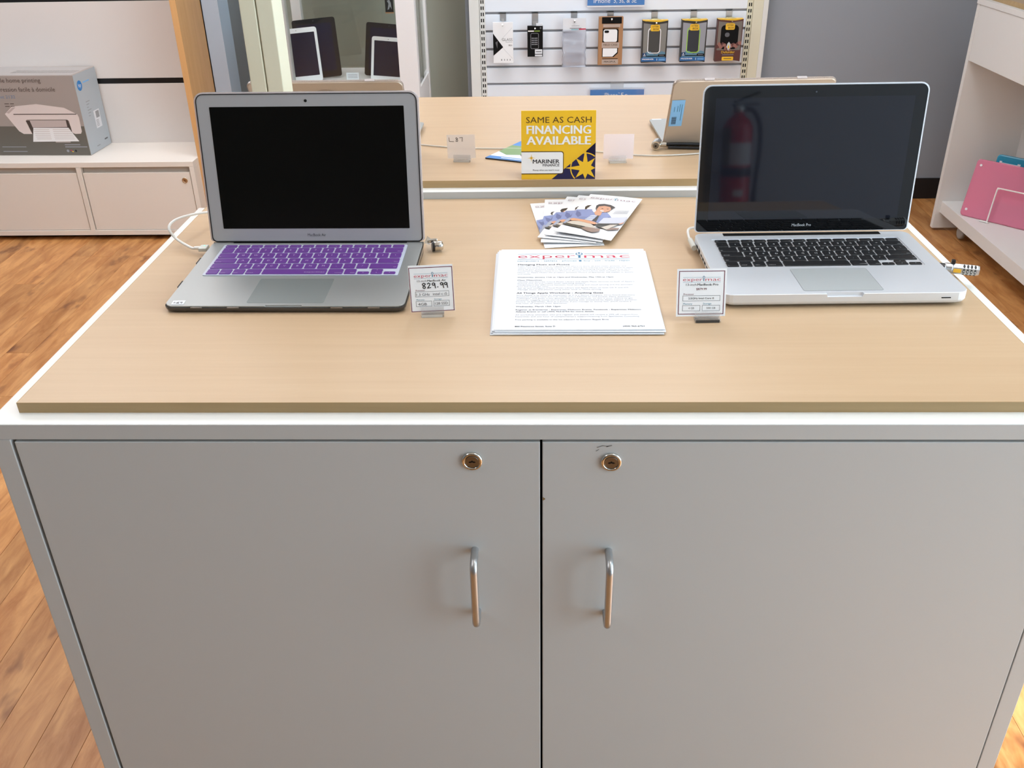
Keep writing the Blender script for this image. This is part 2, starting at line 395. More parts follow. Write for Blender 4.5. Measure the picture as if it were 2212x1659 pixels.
def worktop(label, x0, x1, y0, y1, z0, z1):
    r = thing('wooden_worktop', label, 'worktop', ((x0 + x1) / 2, y0, z0)); w = (x1 - x0) / 2; d = y1 - y0; h = z1 - z0; e = .001
    b = MB(); b.box(-w + e, w - e, e, d - e, 0, h, maple); b.build('board', r)
    for q in ((-w, w, 0, e), (-w, w, d - e, d), (-w, -w + e, e, d - e), (w - e, w, e, d - e)):
        b = MB(); b.box(*q, 0, h, edgeb); b.build('edge_band', r)
    return r
worktop('pale maple worktop under the two open laptops facing us', 0, 1.18, 0, .7158, T - .013, T)
worktop('pale maple worktop behind, under the yellow sign', .025, 1.205, .741, 1.427, T + .0125, T + .0255)
ZB = T + .0255

# charging pole
r = thing('power_pole', 'ivory metal power pole with a groove rising behind the left laptop', 'pole', (.1465, .686, T))
b = MB(); w, g, dp = .0265, .0010, .029
b.box(-w, -g - .0005, -dp, dp, 0, 2.75 - T, ivory); b.build('channel', r, .0015)
b = MB(); b.box(g - .0005, w, -dp, dp, 0, 2.75 - T, ivory); b.build('channel', r, .0015)
b = MB(); b.box(-.004, .004, -dp + .004, dp - .004, 0, 2.75 - T, mat('groove metal', (190, 187, 166), .5)); b.build('divider', r)

# ================================================================ laptops
ROWS = [
    [('esc', 14.5 / 14)] + [('F%d' % i, 14.5 / 14) for i in range(1, 13)] + [('', 14.5 / 14)],
    [(ch, 1) for ch in '`1234567890-='] + [('delete', 1.5)],
    [('tab', 1.5)] + [(ch, 1) for ch in 'QWERTYUIOP[]'] + [('\\', 1)],
    [('caps lock', 1.75)] + [(ch, 1) for ch in "ASDFGHJKL;'"] + [('return', 1.75)],
    [('shift', 2.25)] + [(ch, 1) for ch in 'ZXCVBNM,./'] + [('shift', 2.25)],
    [('fn', 1), ('control', 1), ('option', 1), ('command', 1.25), (' ', 5.0), ('command', 1.25), ('option', 1), ('<', 1), ('^', 1), ('>', 1)]]
_km = {}
def key_mesh(w, h, m):
    k = (round(w, 4), round(h, 4), m.name)
    if k not in _km:
        b = MB(); r0 = rrect(w, h, .0016, 2); r1 = rrect(w - .0009, h - .0009, .0014, 2)
        b.loft([[(x, y, 0) for x, y in r0], [(x, y, .0009) for x, y in r0], [(x, y, .0014) for x, y in r1]], m)
        _km[k] = b.build('key', mesh_only=True)
    return _km[k]
def keyboard(kb, M, m, mf, v0=.0965):
    """keys as children of the keyboard part; M places (u, v) on the base's upper face"""
    U = .019; leg = MB()
    vy = v0
    for ri in range(5, -1, -1):
        hgt = .0115 if ri == 0 else .019
        x = -14.5 * U / 2
        for lab, w in ROWS[ri]:
            kw = w * U - .0024; kh = hgt - .0026; cx = x + w * U / 2; cy = vy + hgt / 2; cells = [(cx, cy, kh, lab)]
            if lab in ('<', '>'): cells = [(cx, vy + .0013 + .004, .0078, lab)]
            if lab == '^': cells = [(cx, vy + .0013 + .004, .0078, 'v'), (cx, vy + .0013 + .0124, .0078, '^')]
            for (a, c, h2, lb) in cells:
                o = D.objects.new('key', key_mesh(kw, h2, m)); COL.objects.link(o); o.parent = kb; o.matrix_local = M @ Tr((a, c, 0))
                leg.M = M @ Tr((a, c, .00155))
                if lb in '<>^v' and len(lb) == 1: leg.poly([(-.0009, -.0006), (.0009, -.0006), (0, .0009)], mf)
                elif len(lb) == 1 and lb != ' ':
                    leg.text(lb, 0, -.0022, .0042, mf, align='c', bold=.012)
                elif lb.startswith('F') and ri == 0: leg.text(lb, .004, -.0034, .0014, mf, align='c')
                elif lb and lb != ' ':
                    right = (lb in ('delete', 'return')) or (a > 0 and lb in ('shift', 'command', 'option'))
                    leg.text(lb, kw / 2 - .0014 if right else -kw / 2 + .0014, -.0056 if ri else -.0026, .0018, mf, align='r' if right else 'l', bold=.01)
            x += w * U
        vy += hgt
    o = leg.build('key_legends', kb); o['kind'] = 'stuff'
def laptop_frame(x0, y0, rz, z=T): return Tr((x0, y0, z)) @ Rot(rz, 'Z')
def lid_matrix(yh, zh, a):
    return Matrix(((1, 0, 0, 0), (0, math.sin(a), -math.cos(a), yh), (0, math.cos(a), math.sin(a), zh), (0, 0, 0, 1)))

# ---- silver laptop with purple keys
air = thing('laptop', 'silver open laptop with purple keyboard cover and a dark plain screen', 'laptop', M=laptop_frame(.2467, .2377, -.0107), group='laptops on the counters')
Mb = Tr((0, 0, .0099)) @ Rot(math.atan(.009 / .227), 'X')
b = MB(); b.M = Mb
def rr_at(w, d, r, z, y0=0.0, n=5): return [(x, y + d / 2 + y0, z) for x, y in rrect(w, d, r, n)]
b.loft([rr_at(.316, .212, .010, -.0042, .0035), rr_at(.3235, .2185, .0115, -.0026, .0005), rr_at(.325, .220, .012, -.0010), rr_at(.325, .220, .012, -.0004), rr_at(.3242, .2192, .0118, 0, .0004)], alu)
base = b.build('base', air)
cut = MB(); cut.M = Mb; cut.prism([(-.0265, -.004), (.0265, -.004), (.0245, .0022), (-.0245, .0022)], -.0015, .004, alu); c1 = cut.build('cutter')
c1.parent = air
bool_cut(base, [c1])
b = MB(); b.M = Mb; b.prism(rrect(.105, .076, .003, 3, 0, .009 + .038), -.0002, .0002, alupad); b.build('trackpad', air)
b = MB(); b.M = Mb; b.prism(rrect(.2815, .1092, .003, 3, 0, .1493), .0002, .0011, silic); kb = b.build('keyboard_cover', air)
keyboard(kb, Mb @ Tr((0, 0, .0008)), purple, keyfont, .0960)
b = MB(); b.M = Mb @ Tr((.02, .0965 + .0030, .0024)); b.text('experimac', .0, .002, .0028, keyfont, width=.03, align='c'); b.build('key_logo', kb)
b = MB(); b.M = Mb
b.box(-.163, .163, .2192, .2205, -.006, -.001, alu); b.box(-.130, .138, .2128, .2178, -.0005, .0006, black); b.build('hinge_strip', air)
b = MB(); b.M = Mb @ Tr((-.1453, .0092, .0004)) @ Rot(.05, 'Z'); b.rect(-.0085, .0085, -.0062, .0062, paper)
b.stroke([(-.005, .002), (-.006, -.0012), (-.001, -.0008)], .0008, ink, .0001); b.stroke([(-.0018, .0005), (.0008, .0018), (-.0018, -.0024), (.0012, -.0028), (-.001, .0008)], .0008, ink, .0001)
b.stroke([(.0048, -.003), (.0052, .0012), (.003, .0014), (.0028, -.0004), (.005, -.0002)], .0008, ink, .0001); st = b.build('number_sticker', air); st['label'] = 'small white sticker with a handwritten number'
# snap-on shell round the base
b = MB(); up_ = lambda ring: [tuple(Mb @ Vector(p)) for p in ring]
r = [rr_at(.316, .212, .011, .0010, .003), rr_at(.326, .2225, .0130, .0028, -.001), up_(rr_at(.3282, .2245, .0138, -.0046, -.0020)), up_(rr_at(.3282, .2245, .0138, -.0026, -.0020))]
b.loft(r, casedk, True); o = b.build('shell_case', air); o['label'] = 'clear snap-on case under the base, shade tinted into it'
b = MB(); b.M = Mb
clipm = clear('clip plastic', (150, 138, 126), .5, .12)
for u in (-.118, -.068, .072, .122): b = MB(); b.M = Mb; b.box(u - .008, u + .008, -.0026, .0004, -.0030, -.0010, clipm); b.build('case_clip', air, .0006)
for v in (.070, .150): b = MB(); b.M = Mb; b.box(-.1650, -.1622, v - .010, v + .010, -.0040, -.0004, casedk); b.build('case_clip', air, .0006)
Ml = lid_matrix(.2152, .0099 + .009 * .2152 / .227, .1487)
def lid_poly(hw, s0, s1, rt, rb, n=5):
    out = []
    for cx, cy, r, a0 in ((hw - rb, s0 + rb, rb, -PI / 2), (hw - rt, s1 - rt, rt, 0), (-hw + rt, s1 - rt, rt, PI / 2), (-hw + rb, s0 + rb, rb, PI)):
        for i in range(n + 1): out.append((cx + r * math.cos(a0 + PI / 2 * i / n), cy + r * math.sin(a0 + PI / 2 * i / n)))
    return out
b = MB(); b.M = Ml; b.prism(lid_poly(.1615, .0022, .2178, .0105, .006), -.0035, 0, alulid); lid = b.build('lid', air)
b = MB(); b.M = Ml; b.ring(lid_poly(.1628, .0012, .2189, .0118, .0065), lid_poly(.1614, .0026, .2177, .0104, .006), -.0034, .0006, rubber); b.build('gasket', lid)
b = MB(); b.M = Ml; b.ring(lid_poly(.1652, .002, .2212, .0140, .004), lid_poly(.1629, .0036, .2190, .0118, .003), -.0065, -.0002, casecl); b.prism(lid_poly(.1652, .002, .2212, .014, .004), -.0075, -.0055, casecl)
o = b.build('lid_case', lid); o['label'] = 'clear snap-on case around the lid'
b = MB(); b.M = Ml; b.prism(rrect(.2865, .179, .0006, 1, 0, .0216 + .0895), 0, .00025, screenair); b.build('screen', lid)
b = MB(); b.M = Ml @ Tr((0, .2085, .0001)); b.lathe([(.0021, 0), (.0021, .0003)], black, 16); b.build('webcam', lid)
b = MB(); b.M = Ml; b.text('MacBook Air', .0, .0098, .0044, inkg, .0003, width=.0282, align='c', bold=.012); b.build('lid_logo', lid)

# ---- bright laptop with black keys
pro = thing('laptop', 'bright silver open laptop with black keys and glossy black screen', 'laptop', M=laptop_frame(.9931, .2470, .0180), group='laptops on the counters')
ZP = .0202
b = MB()
b.loft([rr_at(.296, .206, .010, .0015, .013), rr_at(.313, .222, .013, .0030, .005), rr_at(.322, .2305, .014, .0060, .001), rr_at(.325, .233, .0145, .0090), rr_at(.325, .233, .0145, ZP - .0006), rr_at(.3238, .2318, .0142, ZP, .0006)], alubright)
base = b.build('base', pro)
cut = MB(); cut.prism(rrect(.2800, .1115, .003, 3, 0, .1512), ZP - .0012, ZP + .01, alubright); c1 = cut.build('cutter'); c1.parent = pro
cut = MB(); cut.M = Tr((-.001, 0, 0)); cut.loft([[(-.0235, -.01, ZP - .0055), (.0235, -.01, ZP - .0055), (.0225, .0035, ZP - .0045), (-.0225, .0035, ZP - .0045)], [(-.0260, -.01, ZP + .002), (.0260, -.01, ZP + .002), (.0250, .0045, ZP + .002), (-.0250, .0045, ZP + .002)]], alubright)
c2 = cut.build('cutter'); c2.parent = pro
bool_cut(base, [c1, c2])
b = MB(); b.prism(rrect(.105, .076, .003, 3, 0, .0099 + .038), ZP - .0002, ZP + .0002, alupad2); b.build('trackpad', pro)
b = MB(); b.ring(rrect(.1056, .0766, .0032, 3, 0, .0479), rrect(.1050, .0760, .003, 3, 0, .0479), ZP - .0002, ZP + .0003, mat('seam grey', (120, 126, 130), .5)); b.build('trackpad_seam', pro)
b = MB(); b.prism(rrect(.2790, .1105, .003, 3, 0, .1512), ZP - .0012, ZP - .0009, alubright); kb = b.build('keyboard_well', pro)
keyboard(kb, Tr((0, 0, ZP - .0008)), keyblk, keyfontw, .0965)
b = MB(); b.box(-.1190, .1190, .2195, .2305, ZP - .001, ZP + .0006, blackm); b.build('hinge_strip', pro, .0006)
b = MB(); b.prism(rrect(.0125, .0013, .0005, 2), -.0003, .0003, blackm); sl = b.build('infrared_slot', pro, M=Tr((.132, -.0002, .0128)) @ Rot(PI / 2, 'X'))
b = MB()
for k, (v, wd, hh) in enumerate(((.196, .011, .004), (.178, .013, .006), (.160, .010, .003), (.145, .010, .004), (.130, .010, .004), (.112, .014, .002), (.094, .006, .004))): b.box(-.1627, -.1612, v - wd / 2, v + wd / 2, .0125 - hh / 2, .0125 + hh / 2, blackm)
b.build('port_row', pro)
for sx in (-1, 1):
    for v in (.03, .20):
        b = MB(); b.M = Tr((sx * .13, v, 0)); b.lathe([(.006, 0), (.007, .0004), (.006, .003)], rubber, 14); b.build('foot', pro)
Ml = lid_matrix(.2300, ZP, .0896)
L1 = .2190
b = MB(); b.M = Ml; b.loft([[(x, y, z) for x, y in lid_poly(h, s0, s1, r, .006)] for h, s0, s1, r, z in ((.1590, .006, L1 - .003, .010, -.0062), (.1620, .003, L1 - .0006, .0125, -.0045), (.1625, .0025, L1, .0128, -.002), (.1625, .0025, L1, .0128, 0))], alubright); lid = b.build('lid', pro)
b = MB(); b.M = Ml; b.prism(lid_poly(.1603, .0035, L1 - .0020, .0110, .005), -.0003, .0006, glassblk); gl = b.build('screen_glass', lid)
b = MB(); b.M = Ml; b.prism(rrect(.2865, .179, .0006, 1, 0, .0215 + .0895), .0005, .00065, lcd); b.build('display', lid)
b = MB(); b.M = Ml @ Tr((0, .2075, .0004)); b.lathe([(.0013, 0), (.0013, .0004)], mat('camera lens', (70, 74, 82), .2), 14); b.build('webcam', lid)
b = MB(); b.M = Ml; b.text('MacBook Pro', 0, .0105, .0044, mat('silver print', (196, 198, 204), .4), .0008, width=.0292, align='c'); b.build('lid_logo', lid)

# ---- two smaller laptops seen from behind
def back_laptop(label, x, y, rz, hw, L, a, sticker):
    r = thing('laptop', label, 'laptop', M=Tr((x, y, ZB)) @ Rot(rz, 'Z'), group='laptops on the counters')
    b = MB(); b.loft([[(px, py + .094, z) for px, py in rrect(2 * hw - i, .192 - i, .011, 4)] for i, z in ((.010, .002), (.001, .005), (0, .009), (.0008, .0095))], alu); b.build('base', r)
    for sx in (-1, 1):
        for v in (.03, .16):
            b = MB(); b.M = Tr((sx * .11, v, 0)); b.lathe([(.005, 0), (.006, .0005), (.005, .0025)], rubber, 12); b.build('foot', r)
    Mt = Tr((0, 0, .0095)); b = MB(); b.prism(rrect(.2550, .092, .002, 2, 0, .065), .0093, .0097, black); kb = b.build('keyboard', r)
    for row in range(5):
        for kx in range(14):
            o = D.objects.new('key', key_mesh(.0152, .0152, keyblk)); COL.objects.link(o); o.parent = kb; o.location = (-.1180 + kx * .01815, .028 + row * .0182, .0097)
    b = MB(); b.prism(rrect(.1, .06, .003, 2, 0, .148), .0094, .0097, alupad); b.build('trackpad', r)
    # lid rises from the near edge and leans toward us; local z of the lid frame points away from us
    m = Matrix(((1, 0, 0, 0), (0, -math.sin(a), -math.cos(a), 0), (0, math.cos(a), -math.sin(a), .0095), (0, 0, 0, 1)))
    b = MB(); b.M = m; b.loft([[(px, py, z) for px, py in lid_poly(hw - i, .001 + i, L - i, .011, .004)] for i, z in ((.0012, .0075), (0, .005), (0, .001), (.001, 0))], tanlid, False); lid = b.build('lid', r)
    b = MB(); b.M = m; b.prism(rrect(2 * hw - .03, L - .03, .001, 1, 0, L / 2), -.0004, .0002, black); b.build('screen', lid)
    b = MB(); b.M = m; b.ring(lid_poly(hw + .0010, .0015, L + .0010, .0120, .004), lid_poly(hw, .003, L, .011, .004), .002, .0062, clear('thin clear rim', (236, 230, 226), .2, .15))
    for cx in (-.085, .085): b.box(cx - .009, cx + .009, L + .0005, L + .0020, .0010, .0065, casecl)
    b.build('shell_case', lid)
    b = MB(); b.M = m @ Tr((0, L - .050, .0078)); b.poly([(.036 * math.cos(2 * PI * k / 28), .034 * math.sin(2 * PI * k / 28)) for k in range(28)], mat('faint round mark', (168, 152, 138), .3, metal=.25)); b.build('lid_mark', lid)
    if sticker:
        b = MB(); b.M = m @ Tr((-.1345, L - .075, .0081)) @ Rot(.02, 'Z')
        b.rect(-.0125, .0125, -.032, .032, skyb)
        for k in range(11): b.rect(-.0085, .0005, -.027 + k * .0017, -.027 + k * .0017 + (.0011 if k % 3 else .0006), ink, .0002)
        for k, (ln, hx) in enumerate(((.044, .0085), (.030, .0045), (.024, .0005), (.02, -.0055))): b.rect(hx - .0009, hx, .026 - ln if k == 0 else .004, (.026 - ln if k == 0 else .004) + ln * (.9 if k == 0 else .6), inkt, .0002)
        s = b.build('barcode_label', lid); s['label'] = 'pale blue barcode sticker'
    b = MB(); b.box(-hw + .006, -hw + .026, .180, .188, .0096, .0098, paper); b.build('number_sticker', r)
    return r
back_laptop('tan-backed laptop with a blue barcode sticker, behind the black-keyed laptop', .9833, .9622, .0416, .15, .1555, .5124, True)
back_laptop('tan-backed laptop half hidden behind the purple-keyed laptop and ivory pole', .1935, .9501, -.0084, .145, .1647, .5124, False)

# ================================================================ cables and locks
r = thing('charging_cable', 'white charging cable looping out of the purple-keyed laptop', 'cable', (.0725, .4440, T))
def W2(p): return tuple(Vector(p) - Vector((.0725, .4440, 0)))
b = MB(); b.tube([W2(p) for p in spline([(.058, .4540, .010), (.048, .4592, .009), (.0165, .4863, .014), (.008, .4880, .030), (.011, .5069, .036), (.0212, .5476, .031), (.040, .5920, .021), (.075, .640, .006), (.118, .668, .0035)], 8)], .0021, wcable, 10); b.build('cord', r)
b = MB(); b.tube([W2(p) for p in ((.0665, .4528, .0105), (.056, .4545, .010))], [.0032, .0027], wcable, 10); b.build('strain_relief', r)
b = MB(); b.box(-.0075, .0050, -.0005, .0165, .0075, .0135, mat('connector grey', (205, 207, 200), .35)); c = b.build('plug', r, .0012)
b = MB(); b.M = Tr((-.0005, .011, .0136)); b.lathe([(.0009, 0), (.0009, .0003)], mat('green indicator', (90, 255, 190), .4, emit=1.5), 10); b.build('indicator', c)
r = thing('charging_cable', 'white charging plug and cord at the black-keyed laptop', 'cable', (.8238, .462, T))
b = MB(); b.tube([(-.001, -.022, .0105), (-.0015, -.006, .0105), (-.0025, .012, .0108)], [.0042, .0042, .0040], mat('connector grey', (205, 207, 200), .35), 12); b.build('plug', r)
b = MB(); b.tube(spline([(-.0025, .012, .0108), (-.0035, .025, .0135), (-.001, .044, .016), (.012, .066, .011), (.04, .085, .004), (.09, .10, .0025)], 6), .0020, wcable, 10); b.build('cord', r)
b = MB(); b.tube([(*p[:2], p[2]) for p in spline([(.345, .985, .0020), (.3504, .9806, .0020), (.4369, .9531, .002), (.5571, .942, .002), (.702, .9168, .002), (.7718, .8915, .002), (.8245, .8865, .002), (.8923, .8972, .002), (.96, .925, .002)], 8)], .0014, mat('grey white cable', (206, 203, 196), .5), 8)
o = tag(b.build('charging_cable', M=Tr((0, 0, ZB))), 'thin white cord trailing across the rear worktop behind the yellow sign', 'cable')
# barrel lock at the purple-keyed laptop
r = thing('laptop_lock', 'small chrome barrel lock at the purple-keyed laptop hinge', 'lock', (.4215, .452, T))
b = MB(); b.tube([(-.006, .004, .0085), (.004, .0065, .0085)], .0060, acryl, 14); b.build('collar', r)
b = MB(); b.tube([(.0025, .0060, .0085), (.006, .0070, .0085)], .0078, black, 18); b.build('gasket', r)
b = MB(); b.tube([(.005, .0065, .0088), (.006, .0068, .0088), (.0155, .0092, .0088), (.0185, .0100, .0088), (.0195, .0102, .0088)], [.0068, .0074, .0074, .0064, .0040], chrome, 22, True); b.build('barrel', r)
b = MB(); b.box(-.0020, .0135, .012, .0195, .0120, .0165, chrome); b.build('loop', r, .0012, M=Rot(.2, 'Z'))
b = MB(); b.poly([(-.010, .012, .012), (-.002, .010, .010), (.0035, .018, .014), (-.006, .024, .019)], chrome); b.poly([(-.006, .024, .019), (.0035, .018, .014), (.0035, .018, .0132), (-.006, .024, .0182)], chrome); b.build('bracket', r)
# combination lock at the black-keyed laptop
r = thing('combination_lock', 'silver combination lock with number dials on the black-keyed laptop', 'lock', M=Tr((1.1625, .3530, T + .0125)) @ Rot(-.30, 'Z'))
b = MB(); b.tube([(-.012, 0, 0), (.0, 0, 0)], .0062, black, 14); b.build('nose', r)
b = MB(); b.tube([(-.001, 0, 0), (.0005, 0, 0), (.0085, 0, 0), (.0095, 0, 0)], [.0068, .0074, .0074, .0068], satin, 22, False); b.build('collar', r)
b = MB()
hexa = lambda R, x: [(x, R * math.cos(PI / 6 + k * PI / 3), R * math.sin(PI / 6 + k * PI / 3)) for k in range(6)]
b.loft([hexa(.0072, .0095), hexa(.0078, .0105), hexa(.0078, .041), hexa(.0070, .0440)], satin); body = b.build('body', r, .0006)
for k in range(4):
    b = MB(); x0 = .0225 + k * .0048
    b.loft([[(x0 + dx, R * math.cos(2 * PI * i / 12), R * math.sin(2 * PI * i / 12)) for i in range(12)] for dx, R in ((0, .0070), (.0006, .0076), (.0026, .0076), (.0032, .0070))], mat('dark dial', (58, 58, 56), .5)); dl = b.build('number_dial', r)
    b = MB(); b.M = Tr((x0 + .0016, -.0078, 0)) @ Rot(PI / 2, 'X'); b.rect(-.0008, .0008, -.0012, .0012, keyfontw); b.build('digit', dl)
b = MB(); b.box(.0105, .0205, -.0076, -.0066, -.0030, .0024, mat('yellow tab', (232, 176, 46), .5)); b.build('yellow_tab', r, .0004)
b = MB(); b.box(.0068, .0120, -.002, .004, .0066, .0125, black); b.build('release_button', r, .0006)
# lock at the tan laptop, with its cable
r = thing('laptop_lock', 'round chrome key lock with black cable at the barcode-stickered laptop', 'lock', (.8185, .9310, ZB))
b = MB(); b.tube([(-.002, -.004, .0095), (-.0005, .002, .0095), (.004, .018, .0095)], [.0088, .0095, .0095], chrome, 22, False); b.build('barrel', r)
b = MB(); b.tube([(-.0022, -.0052, .0095), (-.0018, -.004, .0095)], .0058, chromed, 18, False); b.build('key_plug', r)
b = MB(); b.tube([(-.0024, -.0058, .0095), (-.0021, -.005, .0095)], .0022, black, 12, False); b.build('keyway', r)
b = MB(); b.tube([(.005, .010, .0095), (.020, .009, .0095)], [.0062, .0052], chrome, 16, False); b.build('neck', r)
b = MB(); b.tube(spline([(.019, .009, .0095), (.05, .012, .009), (.09, .018, .006), (.14, .021, .0035)], 6), .0028, rubber, 10); b.tube(spline([(.024, .006, .0040), (.05, .004, .0034), (.09, .000, .0032), (.14, -.002, .0032)], 6), .0026, rubber, 10); b.build('security_cable', r)

# ================================================================ cards and their clear stands
def holder(label, x, y, z, yaw, w, dark=False):
    r = thing('card_holder', label, 'card holder', M=Tr((x, y, z)) @ Rot(yaw, 'Z'), group='clear acrylic card stands')
    b = MB(); b.box(-w / 2, w / 2, -.0085, .010, 0, .0035, acryl); b.build('foot', r, .0006)
    b = MB(); b.M = Rot(-.14, 'X'); b.box(-w / 2, w / 2, -.0050, -.0030, .0030, .0125, acryl); b.build('front_lip', r, .0005)
    b = MB(); b.M = Rot(-.14, 'X'); b.box(-w / 2, w / 2, .0014, .0034, .0028, .0125, acryl); b.build('back_lip', r, .0005)
    b = MB(); b.box(-w / 2 + .001, w / 2 - .002, -.0088, -.0084, .0002, .0040, mat('dark label strip', (64, 64, 64), .4) if dark else mat('pale foot face', (206, 204, 200), .3)); b.build('foot_face', r)
    return r
def card(name, label, cat, M, w, h, m, group=None):
    r = thing(name, label, cat, M=M, group=group)
    b = MB(); b.box(-w / 2, w / 2, 0, h, -.0005, .0, m); b.build('sheet', r)
    return r
def logo(b, cx, y, width, h, m1=inkr, m2=inkb, m3=inkt, w=.0002, lines=True, tag_=False):
    """the shop's word mark: red letters, a blue i with a power ring, two thin rules"""
    l, rgh = width * .53, width * .42
    b.text('exper', cx - width / 2, y, h, m1, w, width=width * .515, bold=-.008)
    b.text('mac', cx + width / 2, y, h, m1, w, width=width * .405, align='r', bold=-.008)
    ix = cx + width * .052
    b.rect(ix - h * .11, ix + h * .11, y, y + h * .62, m3, w)
    for k in range(10):
        a0 = PI / 2 + .55 + k * (2 * PI - 1.1) / 10; a1 = PI / 2 + .55 + (k + 1) * (2 * PI - 1.1) / 10; R, rr = h * .36, h * .25; yc = y + h * 1.02
        b.poly([(ix + R * math.cos(a0), yc + R * math.sin(a0)), (ix + R * math.cos(a1), yc + R * math.sin(a1)), (ix + rr * math.cos(a1), yc + rr * math.sin(a1)), (ix + rr * math.cos(a0), yc + rr * math.sin(a0))], m3, w)
    b.rect(ix - h * .07, ix + h * .07, y + h * 1.02, y + h * 1.46, m3, w)
    if lines:
        t = h * .06
        b.rect(cx - width / 2, ix - h * .5, y + h * 1.0, y + h * 1.0 + t, m2, w); b.rect(ix + h * .5, cx + width / 2, y + h * 1.0, y + h * 1.0 + t, m2, w)
        b.rect(cx - width / 2, cx + width / 2, y - h * .34, y - h * .34 + t, m2, w)
def price_card(label, M, w, h, model, price, proc, mem, sto, hand):
    r = card('price_card', label, 'card', M, w, h, cardw, 'price cards')
    b = MB(); e = .0024 if not hand else .0006
    x0, x1 = -w / 2 + e, w / 2 - e; t = .0009
    top = h - .0026; bot = .0026 if not hand else .0003
    b.frame(x0, x1, bot, top, t, inkp, .0002)
    k = w / .0635
    logo(b, 0, h * .745, w * .76, h * .075)
    b.text('13-inch ', -w * .315, h * .648, .0030 * k, inkg, .0002, width=w * .21)
    b.text(model, -w * .085, h * .648, .0030 * k, ink, .0002, width=w * .42, bold=.02)
    if not hand: b.text(price, 0, h * .555, .0029 * k, inkp, .0002, width=w * .21, align='c', bold=.01)
    b.text('Processor', -w * .36, h * .452, .0024 * k, inkp, .0002, width=w * .21)
    b.frame(-w * .375, w * .385, h * .325, h * .440, .0004, inkg, .0002)
    b.text('Memory', -w * .36, h * .250, .0024 * k, inkb, .0002, width=w * .18); b.text('Storage', w * .04, h * .250, .0024 * k, inkb, .0002, width=w * .17)
    b.frame(-w * .375, -w * .015, h * .115, h * .235, .0004, inkg, .0002); b.frame(w * .025, w * .385, h * .115, h * .235, .0004, inkg, .0002)
    if not hand:
        b.text(proc, 0, h * .362, .0026 * k, ink, .0002, width=w * .52, align='c', bold=.012)
        b.text(mem, -w * .195, h * .155, .0026 * k, inkg, .0002, width=w * .115, align='c'); b.text(sto, w * .205, h * .155, .0026 * k, inkg, .0002, width=w * .18, align='c')
    else:
        def S(pts, ox, oy, sx, sy, t, m=ink): b.stroke([(ox + p[0] * sx, oy + p[1] * sy) for p in pts], t, m, .0003)
        d8 = [(.9, .85), (.5, 1), (.1, .85), (.2, .6), (.8, .35), (.85, .1), (.5, 0), (.2, .15), (.3, .4), (.85, .75), (.9, .85)]; d2_ = [(.05, .8), (.4, 1), (.8, .85), (.6, .5), (.05, .05), (.95, .12)]
        d9 = [(.8, .9), (.4, 1), (.1, .8), (.25, .55), (.7, .6), (.8, .9), (.85, .45), (.95, 0)]
        for g, ox in ((d8, -.21), (d2_, -.095), (d9, .01), (d9, .195), (d9, .285)): S(g, w * ox, h * .505, w * .085, h * .115, .0011)
        S([(0, 0), (.3, .1)], w * .135, h * .525, w * .05, h * .05, .0011)
        b.text('1.3 GHz', -w * .35, h * .350, .0036, inkg, .0003, width=w * .30); b.text('intel c i5', w * .02, h * .352, .0036, inkg, .0003, width=w * .32)
        b.text('4GB', -w * .33, h * .140, .0038, inkg, .0003, width=w * .20); b.text('128 SSD', w * .055, h * .145, .0036, inkg, .0003, width=w * .29)
    b.build('print', r)
    return r
holder('clear card stand under the handwritten price card', .4480, .2290, T, .064, .0305)
price_card('white price card with handwritten 829.99 beside the purple-keyed laptop', lean(.449, .2270, T + .0060, .064, .155, .0164), .058, .0625, 'MacBook Air', '', '', '', '', True)
holder('clear card stand with dark strip under the printed price card', .8065, .2100, T, .03, .0335, True)
price_card('white price card printed 879.99 beside the black-keyed laptop', lean(.7976, .2085, T + .0062, .030, .26, -.0046), .0635, .0615, 'MacBook Pro', '$879.99', '2.5GHz Intel Core i5', '4 GB', '500 GB', False)
holder('clear card stand under the frosted card marked L 87', .4420, .8660, ZB, -.082, .0330)
r = card('number_card', 'frosted blank-looking card handwritten L 87 on the rear worktop', 'card', lean(.4412, .8645, ZB + .0060, -.0821, .09, .0276), .054, .0440, acryf)
b = MB(); S_ = lambda pts: b.stroke([(-.0225 + x * .001, .0310 + y * .001) for x, y in pts], .0009, mat('brown marker', (70, 58, 52), .6), .0003)
S_([(0, 8), (.5, 1), (9, .5)]); S_([(17, 6), (14, 8), (13, 6), (17, 3), (16, .5), (13, 1), (14, 3.5), (17, 6)]); S_([(20, 7.4), (26, 7.8), (25, .5)]); b.build('handwriting', r)
holder('clear card stand under the blank pinkish card', .7365, .8500, ZB, .0776, .0335)
card('blank_card', 'blank pinkish white card right of the yellow sign', 'card', lean(.7377, .8520, ZB + .0060, .0776, .09, -.0258), .0571, .0455, mat('pinkish card', (236, 222, 224), .6))

# ---- yellow finance sign
w_, h_ = .1317, .118
r = thing('tent_sign', 'yellow and navy SAME AS CASH FINANCING sign on the rear worktop edge', 'sign', M=lean(.6231, .7450, ZB + .0002, -.0079, .1944))
b = MB(); b.box(-w_ / 2, w_ / 2, 0, h_, -.0012, 0, yel); b.build('front_panel', r)
b = MB(); b.M = Tr((0, h_, -.0012)) @ Rot(.40, 'X'); b.box(-w_ / 2, w_ / 2, -.1185, 0, -.0012, 0, mat('sign back card', (226, 186, 70), .5)); b.build('back_panel', r)
b = MB(); X = lambda f: -w_ / 2 + f * w_; Yf = lambda f: f * h_
dk = .0002
b.poly([(X(.41), 0), (X(1), 0), (X(1), Yf(.535)), (X(.86), Yf(.40)), (X(.60), Yf(.17))], navy, dk)
b.poly([(X(.86), Yf(.40)), (X(1), Yf(.535)), (X(1), Yf(.36))], navy, dk)
